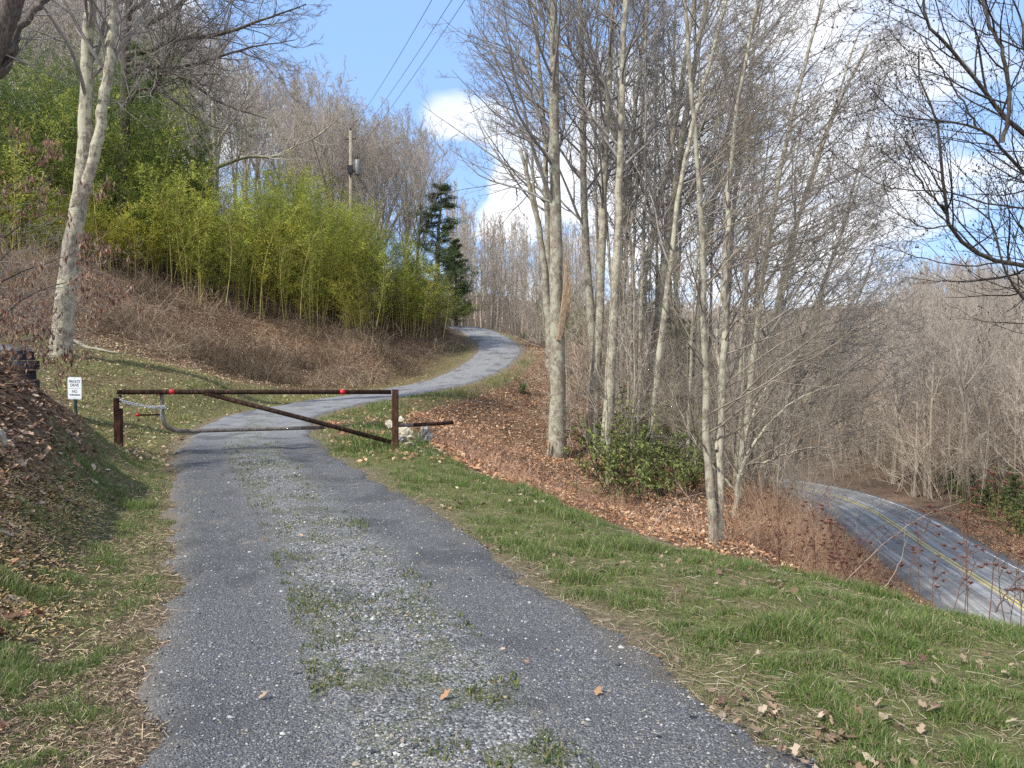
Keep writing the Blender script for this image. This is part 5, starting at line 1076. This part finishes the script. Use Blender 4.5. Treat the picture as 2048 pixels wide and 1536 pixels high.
V, F = tubes(pts, r.uniform(.0005, .0013, (n, 1))*np.ones((1, 3))*(1+.06*y[:, None]), 3); g.add(V, F, np.repeat(pick(r, n, [[.34, .28, .19], [.46, .39, .28], [.24, .18, .13], [.16, .12, .085]], .2), 9, 0))
x, y = scatter(r, 12000, -1150, -820, 4.2, 8.5); q = np.exp(-((x-np.interp(y, [4.6, 6.2, 7.4], [-3.1, -3.95, -4.3]))/.28)**2); k = r.random(len(x)) < q; x, y = x[k], y[k]; n = len(x)
z = hgt(x, y); L = r.uniform(.01, .045, n); a = r.uniform(0, 6.28, n); d = np.stack([np.cos(a), np.sin(a), r.normal(0, .4, n)], 1); c0_ = np.stack([x, y, z+.016], 1); pts = np.stack([c0_-d*L[:, None]/2, c0_+d*L[:, None]/2], 1)
V, F = tubes(pts, np.full((n, 2), .004), 3); g.add(V, F, np.repeat(pick(r, n, [[.45, .32, .15], [.55, .42, .22], [.34, .23, .11]], .2), 6, 0))
ob('wood_chips', g.mesh('wood_chips'), M_stem, label='bark chips, twigs and straw on the mound and the dirt edges', cat='mulch', kind='stuff')

# ---------------------------------------------------------------- dry brush
def brush(name, label, x, y, L, R, cols, up=.35, wander=.22, n=6, lean=None, fork=2, twig=.5, droop=0.0, sag=None):
    m = len(x); S = np.stack([x, y, hgt(x, y)-.03], 1); D = np.stack([r.normal(0, .6, m), r.normal(0, .6, m), np.full(m, 1.0)], 1)
    if lean is not None: D = D+np.array(lean)
    a, ra = grow(r, S, D, L, R, n, wander, -droop, .35); g = Geo(); V, F = tubes(a, ra, 3); c = pick(r, m, cols, .25)*(.38+.95*smooth01(vnoise(x, y, .55, 3, 77), .3, .7))[:, None]; g.add(V, F, np.repeat(c, n*3, 0))
    if fork:
        p, d, t, rr = kids(r, a, ra, fork, .25, .95, .35, 1.1); b_, rb = grow(r, p, d, np.repeat(L, fork)*twig*r.uniform(.5, 1.2, len(p)), np.maximum(rr*.7, R.mean()*.45), 4, wander, 0.0, .5)
        V, F = tubes(b_, rb, 3); g.add(V, F, np.repeat(np.repeat(c, fork, 0), 12, 0))
    ob(name, g.mesh(name), M_stem, label=label, cat='brush', kind='stuff')
BR = [[.26, .195, .13], [.36, .285, .195], [.19, .14, .095], [.45, .37, .27], [.24, .155, .105]]
x, y = scatter(r, 5000, -1150, -700, 5, 15, .5); mu = mulch(x, y); k = (mu > .6) & (r.random(len(x)) < .5); x, y = x[k], y[k]
brush('mound_twigs', 'grey-brown dead twigs and stalks lying on the mulched mound', x, y, r.uniform(.08, .35, len(x)), r.uniform(.0015, .003, len(x)), [[.20, .15, .11], [.30, .24, .18], [.13, .09, .07]], wander=.35, droop=.25)
# left bank: thick tangle from foot to the bamboo
x, y = scatter(r, 60000, -1100, -90, 24, 47, 0.3)
foot = np.interp(x, [-17, -13, -9.5, -7, -4, -2.0, 0], [26.2, 27.5, 29, 32, 33.6, 41.5, 47]); top_ = np.interp(x, [-24, -15, -10, -6, -3], [38, 39, 41, 43, 47]); dl, _, sdl, _ = pdist(DR, x, y)
de = .10+.95*smooth01(vnoise(x, y, .5, 3, 51), .40, .56); k = (y > foot+.6) & (y < top_+1.5) & (dl > 2.6) & (sdl < 0) & (r.random(len(x)) < de*.55); x, y = x[k], y[k]
brush('bramble_thicket', 'brown tangle of bare brambles and stalks over the bank below the bamboo', x, y, r.uniform(.35, 1.25, len(x))*(.6+.8*vnoise(x, y, .5, 2, 52)), r.uniform(.004, .008, len(x)), BR, lean=(.1, -.4, 0), droop=.10)
x, y = scatter(r, 3200, -1100, -120, 24, 46, 0.3); foot = np.interp(x, [-17, -13, -9.5, -7, -4, -2.0, 0], [26.2, 27.5, 29, 32, 33.6, 41.5, 47]); top_ = np.interp(x, [-24, -15, -10, -6, -3], [38, 39, 41, 43, 47]); dl, _, sdl, _ = pdist(DR, x, y)
k = (y > foot+.9) & (y < top_+.5) & (dl > 2.8) & (sdl < 0) & (vnoise(x, y, .33, 2, 57) > .5); x, y = x[k], y[k]
brush('tall_brambles', 'taller grey-brown arching canes in clumps on the bank below the bamboo', x, y, r.uniform(1.2, 2.4, len(x)), r.uniform(.006, .010, len(x)), [[.30, .23, .17], [.22, .16, .12], [.38, .31, .23]], lean=(.2, -.5, 0), droop=.17, wander=.12, n=8, fork=4)
# far-side bank right of the drive, and rust-coloured brush along the lower slope
x, y = scatter(r, 26000, -190, 780, 13, 48, 0.5); dl, _, sdl, _ = pdist(DR, x, y); dv, _, sv, _ = pdist(VEs, x, y); dr_, _, _, _ = pdist(RD, x, y)
k = (sdl > 0) & (sv > 0) & (dv > .25) & (dr_ > 5) & (r.random(len(x)) < .15+.75*smooth01(vnoise(x, y, .4, 3, 53), .48, .66)); x, y = x[k], y[k]
brush('dry_brush', 'thin reddish-brown dry stalks over the leafy slopes', x, y, r.uniform(.2, .75, len(x)), r.uniform(.003, .0055, len(x)), [[.30, .17, .11], [.22, .13, .09], [.40, .27, .19]])
x, y = scatter(r, 16000, 430, 730, 20, 44, 0.3); z_ = hgt(x, y); dr_, _, _, _ = pdist(RD, x, y); k = (dr_ > 7.5) & (x/y*FPX > 440) & (r.random(len(x)) < .55*smooth01(vnoise(x, y, .3, 2, 54), .35, .6)); x, y = x[k], y[k]
brush('rusty_brush', 'rust-brown brush patch on the brow above the paved road bend', x, y, r.uniform(.5, 1.4, len(x)), r.uniform(.004, .007, len(x)), [[.30, .19, .12], [.22, .135, .09], [.40, .28, .19]], fork=3)
# understorey twigs in the woods: tall fine whips
def whips(name, label, n, ua, ub, Ya, Yb, La, Lb, cols, ok, R=.012, lean=None):
    x, y = scatter(r, n, ua, ub, Ya, Yb, .3); k = ok(x, y); x, y = x[k], y[k]
    m = len(x); S = np.stack([x, y, hgt(x, y)-.05], 1); D = np.stack([r.normal(0, .28, m), r.normal(0, .28, m), np.ones(m)], 1)
    if lean is not None: D = D+np.array(lean)
    L = r.uniform(La, Lb, m); a, ra = grow(r, S, D, L, np.full(m, R), 7, .10, .05, .3); g = Geo(); V, F = tubes(a, ra, 3); c = pick(r, m, cols, .25); g.add(V, F, np.repeat(c, 21, 0))
    p, d, t, rr = kids(r, a, ra, 8, .15, .98, .4, 1.0); b_, rb = grow(r, p, d, np.repeat(L, 8)*.38*(1.1-.7*t), np.maximum(rr*.6, R*.4), 5, .13, .05, .5); V, F = tubes(b_, rb, 3); g.add(V, F, np.repeat(np.repeat(c, 8, 0), 15, 0))
    p, d, t, rr = kids(r, b_, rb, 4, .2, .98, .4, 1.0); e_, re = grow(r, p, d, np.repeat(np.repeat(L, 8)*.38, 4)*.4, np.full(len(p), R*.4), 3, .13, .05, .6); V, F = tubes(e_, re, 3); g.add(V, F, np.repeat(np.repeat(c, 32, 0), 9, 0))
    ob(name, g.mesh(name), M_stem, label=label, cat='undergrowth', kind='stuff')
WC = [[.38, .325, .26], [.49, .425, .34], [.30, .25, .195], [.37, .29, .22]]
whips('undergrowth', 'fine bare undergrowth filling the woods across the paved road', 1500, 480, 1250, 50, 100, 3, 9, WC, lambda x, y: (pdist(RD, x, y)[0] > 6), R=.022)
whips('undergrowth', 'fine bare twigs and saplings filling the slope behind the big trunks', 900, 90, 620, 27, 60, 1.5, 5, WC, lambda x, y: (pdist(DR, x, y)[0] > 5) & (pdist(RD, x, y)[0] > 7), R=.012)
whips('undergrowth', 'fine bare undergrowth beyond the top of the drive and the bamboo', 900, -1100, 160, 54, 90, 2.5, 7, WC, lambda x, y: (pdist(DR, x, y)[0] > 3), R=.018)

# ---------------------------------------------------------------- dry weeds at the edge of the verge
def weed(px, D, Hh, seed, label, lean=0.0, heads=True, col=(.13, .075, .055)):
    rr = np.random.default_rng(seed); x = (px-1024)/FPX*D; z = hz(x, D); base = np.array([x, D, z-.03]); k = 1
    S = base[None]; Dn = np.array([[lean+rr.normal(0, .12), rr.normal(0, .15), 1.]])
    a, ra = grow(rr, S, Dn, np.array([Hh]), np.array([.0055]), 12, .05, .0, .4); g = Geo(); V, F = tubes(a, ra, 4); g.add(V, F, col)
    p, d, t, _ = kids(rr, a, ra, 9, .35, 1, .5, 1.1); b_, rb = grow(rr, p, d, Hh*.22*rr.uniform(.5, 1.3, len(p)), np.full(len(p), .003), 5, .12, .08, .5); V, F = tubes(b_, rb, 3); g.add(V, F, col)
    t_ = thing('dry_weed', label, 'weed', tuple(base), 'dry weeds standing at the edge of the verge')
    ob('stem', g.mesh('stem', False, base), M_stem, t_)
    if heads:
        for tp_ in b_[rr.random(len(b_)) < .8][:, -1]:
            ob('seed_head', SH[rr.integers(3)], None, t_, tuple(tp_-base))
SH = []
for i in range(3):
    q = r.normal(0, 1, (30, 3))*np.array([.017, .017, .006]); V, F = leafquads(r, q*1.0, .026, .008, np.array([0, 0, -.012])-q); SH.append(mesh('seed_head', V, F, np.repeat(pick(r, 30, [[.16, .07, .05], [.11, .05, .04], [.22, .11, .08]], .2), 4, 0))); SH[-1].materials.append(M_leafc)
WL = 'brown dry weed with flat seed heads standing against the paved road'
rw = np.random.default_rng(61)
for i in range(26):
    px = rw.uniform(1560, 2060); D = np.interp(px, [1550, 1750, 1900, 2048], [7.9, 6.5, 5.9, 5.4])+rw.uniform(.15, .9); bx, by = (px-1024)/FPX*D, D
    topy = rw.uniform(960, 1120); Hh = max(.35, CAMZ+(723-topy)/FPX*D-hz(bx, by)); weed(px, D, Hh, 600+i, WL, rw.normal(0, .15))
for i, (px, D, topy, le) in enumerate([(1515, 8.3, 965, .0), (1590, 7.8, 985, .1), (1470, 8.4, 960, -.1), (1010, 12.5, 905, -.1), (1045, 12.2, 930, .2)]):
    weed(px, D, max(.3, CAMZ+(723-topy)/FPX*D-hz((px-1024)/FPX*D, D)), 700+i, 'bare dry stalk without seed heads rising beyond the grass verge', le, False, (.24, .17, .13))
def arch(label, pts, r0, r1, col, seed, tw=10):
    rr = np.random.default_rng(seed); q = resample([np.array(P(*p)) for p in pts], 22, rr, .004); o_ = q[0]; g = Geo(); V, F = tubes(q[None], np.linspace(r0, r1, 22)[None], 5); g.add(V, F, col)
    if tw:
        p, d, t, _ = kids(rr, q[None], np.ones((1, 22)), tw, .2, 1, .5, 1.1); b_, rb = grow(rr, p, d, rr.uniform(.05, .2, len(p)), np.full(len(p), .002), 4, .12, .05, .5); V, F = tubes(b_, rb, 3); g.add(V, F, col)
    ob('arching_cane', g.mesh('arching_cane', True, o_), M_stem, None, tuple(o_), label, 'cane', 'canes arching over the verge edge')
arch('pale straight cane leaning right over the paved road', [(1690, 1165, 7.0), (1760, 1095, 7.1), (1840, 1035, 7.2), (1925, 1003, 7.3)], .005, .0018, (.30, .23, .18), 1)
arch('pale upright cane crossing the double yellow line', [(1770, 1180, 6.6), (1805, 1110, 6.7), (1812, 1040, 6.7)], .003, .0015, (.34, .29, .23), 2, 5)
arch('dark cane arching low from left to right across the road', [(1690, 1150, 6.9), (1725, 1085, 7), (1770, 1050, 7), (1830, 1047, 7.1), (1880, 1075, 7.1)], .005, .0015, (.10, .06, .05), 3)
arch('dark cane curving in from the right edge', [(1990, 1225, 5.6), (2010, 1190, 5.6), (2040, 1155, 5.6), (2070, 1140, 5.6)], .005, .002, (.09, .055, .045), 4)
arch('long reddish cane slanting right across the bank toward the road', [(1560, 1110, 8.2), (1640, 1010, 8.4), (1660, 985, 8.5)], .005, .002, (.2, .12, .1), 5)
arch('thin pale cane leaning in front of the far bank behind the verge', [(1290, 1080, 9), (1340, 1010, 9.2), (1405, 985, 9.4)], .005, .002, (.40, .32, .26), 6)
arch('thin pale stalk leaning left of the white twin stems', [(1400, 1075, 8.6), (1385, 1010, 8.7), (1350, 960, 8.8)], .004, .002, (.40, .32, .26), 7)

# ---------------------------------------------------------------- left shrub that kept its leaves
def leafy(label, base_, limbset, seed):
    rr = np.random.default_rng(seed); base = np.array(P(*base_)); t_ = thing('leafy_sapling', label, 'sapling', tuple(base), 'saplings that kept red-brown leaves'); g = Geo(); cr = []; tw = []
    for pix, a, b_ in limbset:
        q = resample([P(*s) for s in pix], 16, rr, .01); rad = np.linspace(a, b_, 16); V, F = tubes(q[None], rad[None], 6); g.add(V, F)
        c = crown(rr, q, rad, (11, 6, 2), .12, .8, (.5, 1.1), .03, (.4, 0, 0), .0022, .3, rr0=.5, t1=1.0); cr += c; tw.append(c[-1][0]); tw.append(c[-2][0][:, -4:])
    ob('limbs', g.mesh('limbs', True, base), M_twigd, t_); ob('twigs', tomesh('twigs', cr, base), M_twig, t_)
    pts = np.concatenate([w_.reshape(-1, 3) for w_ in tw]); k = (vnoise(pts[:, 0]*1.0, pts[:, 2], 1.6, 2, seed) > .46) & (rr.random(len(pts)) < .6); pts = pts[k]+rr.normal(0, .015, (k.sum(), 3))
    V, F = leafquads(rr, pts, rr.uniform(.06, .12, len(pts)), rr.uniform(.022, .036, len(pts)), np.stack([rr.normal(0, .35, len(pts)), rr.normal(0, .35, len(pts)), -np.ones(len(pts))], 1), .35)
    ob('leaves', mesh('leaves', V-base, F, np.repeat(pick(rr, len(pts), [[.20, .10, .07], [.14, .07, .05], [.28, .16, .11], [.36, .24, .17]], .2), 4, 0)), M_leafc, t_)
leafy('sapling at the left edge holding red-brown leaves in front of the forked tree', (-190, 760, 11.5),
      [([(-190, 760, 11.5), (-120, 620, 11.5), (-20, 500, 11.5), (60, 440, 11.5), (150, 410, 11.5)], .028, .004), ([(-150, 680, 11.5), (-40, 590, 11.4), (40, 545, 11.4), (110, 520, 11.3), (165, 500, 11.3)], .02, .003), ([(-150, 690, 11.5), (-20, 640, 11.4), (70, 585, 11.3), (150, 560, 11.2), (225, 545, 11.2)], .02, .003),
       ([(-110, 600, 11.5), (-60, 470, 11.5), (0, 390, 11.5), (50, 350, 11.5), (80, 310, 11.5)], .018, .003), ([(-120, 620, 11.5), (-30, 560, 11.4), (30, 490, 11.3), (90, 465, 11.3)], .015, .003)], 91)
leafy('low sapling at the left edge with dark bent twigs above the stone pillar', (-120, 800, 10.5),
      [([(-120, 800, 10.5), (-60, 740, 10.5), (-10, 690, 10.4), (30, 640, 10.4), (70, 600, 10.4)], .014, .003), ([(-60, 740, 10.5), (0, 640, 10.4), (60, 590, 10.4), (130, 572, 10.4)], .012, .003), ([(-30, 760, 10.5), (10, 720, 10.5), (35, 680, 10.4), (70, 640, 10.4)], .01, .003)], 92)
print('FACES', sum(len(m_.polygons) for m_ in bpy.data.meshes), 'OBJS', len(bpy.data.objects))
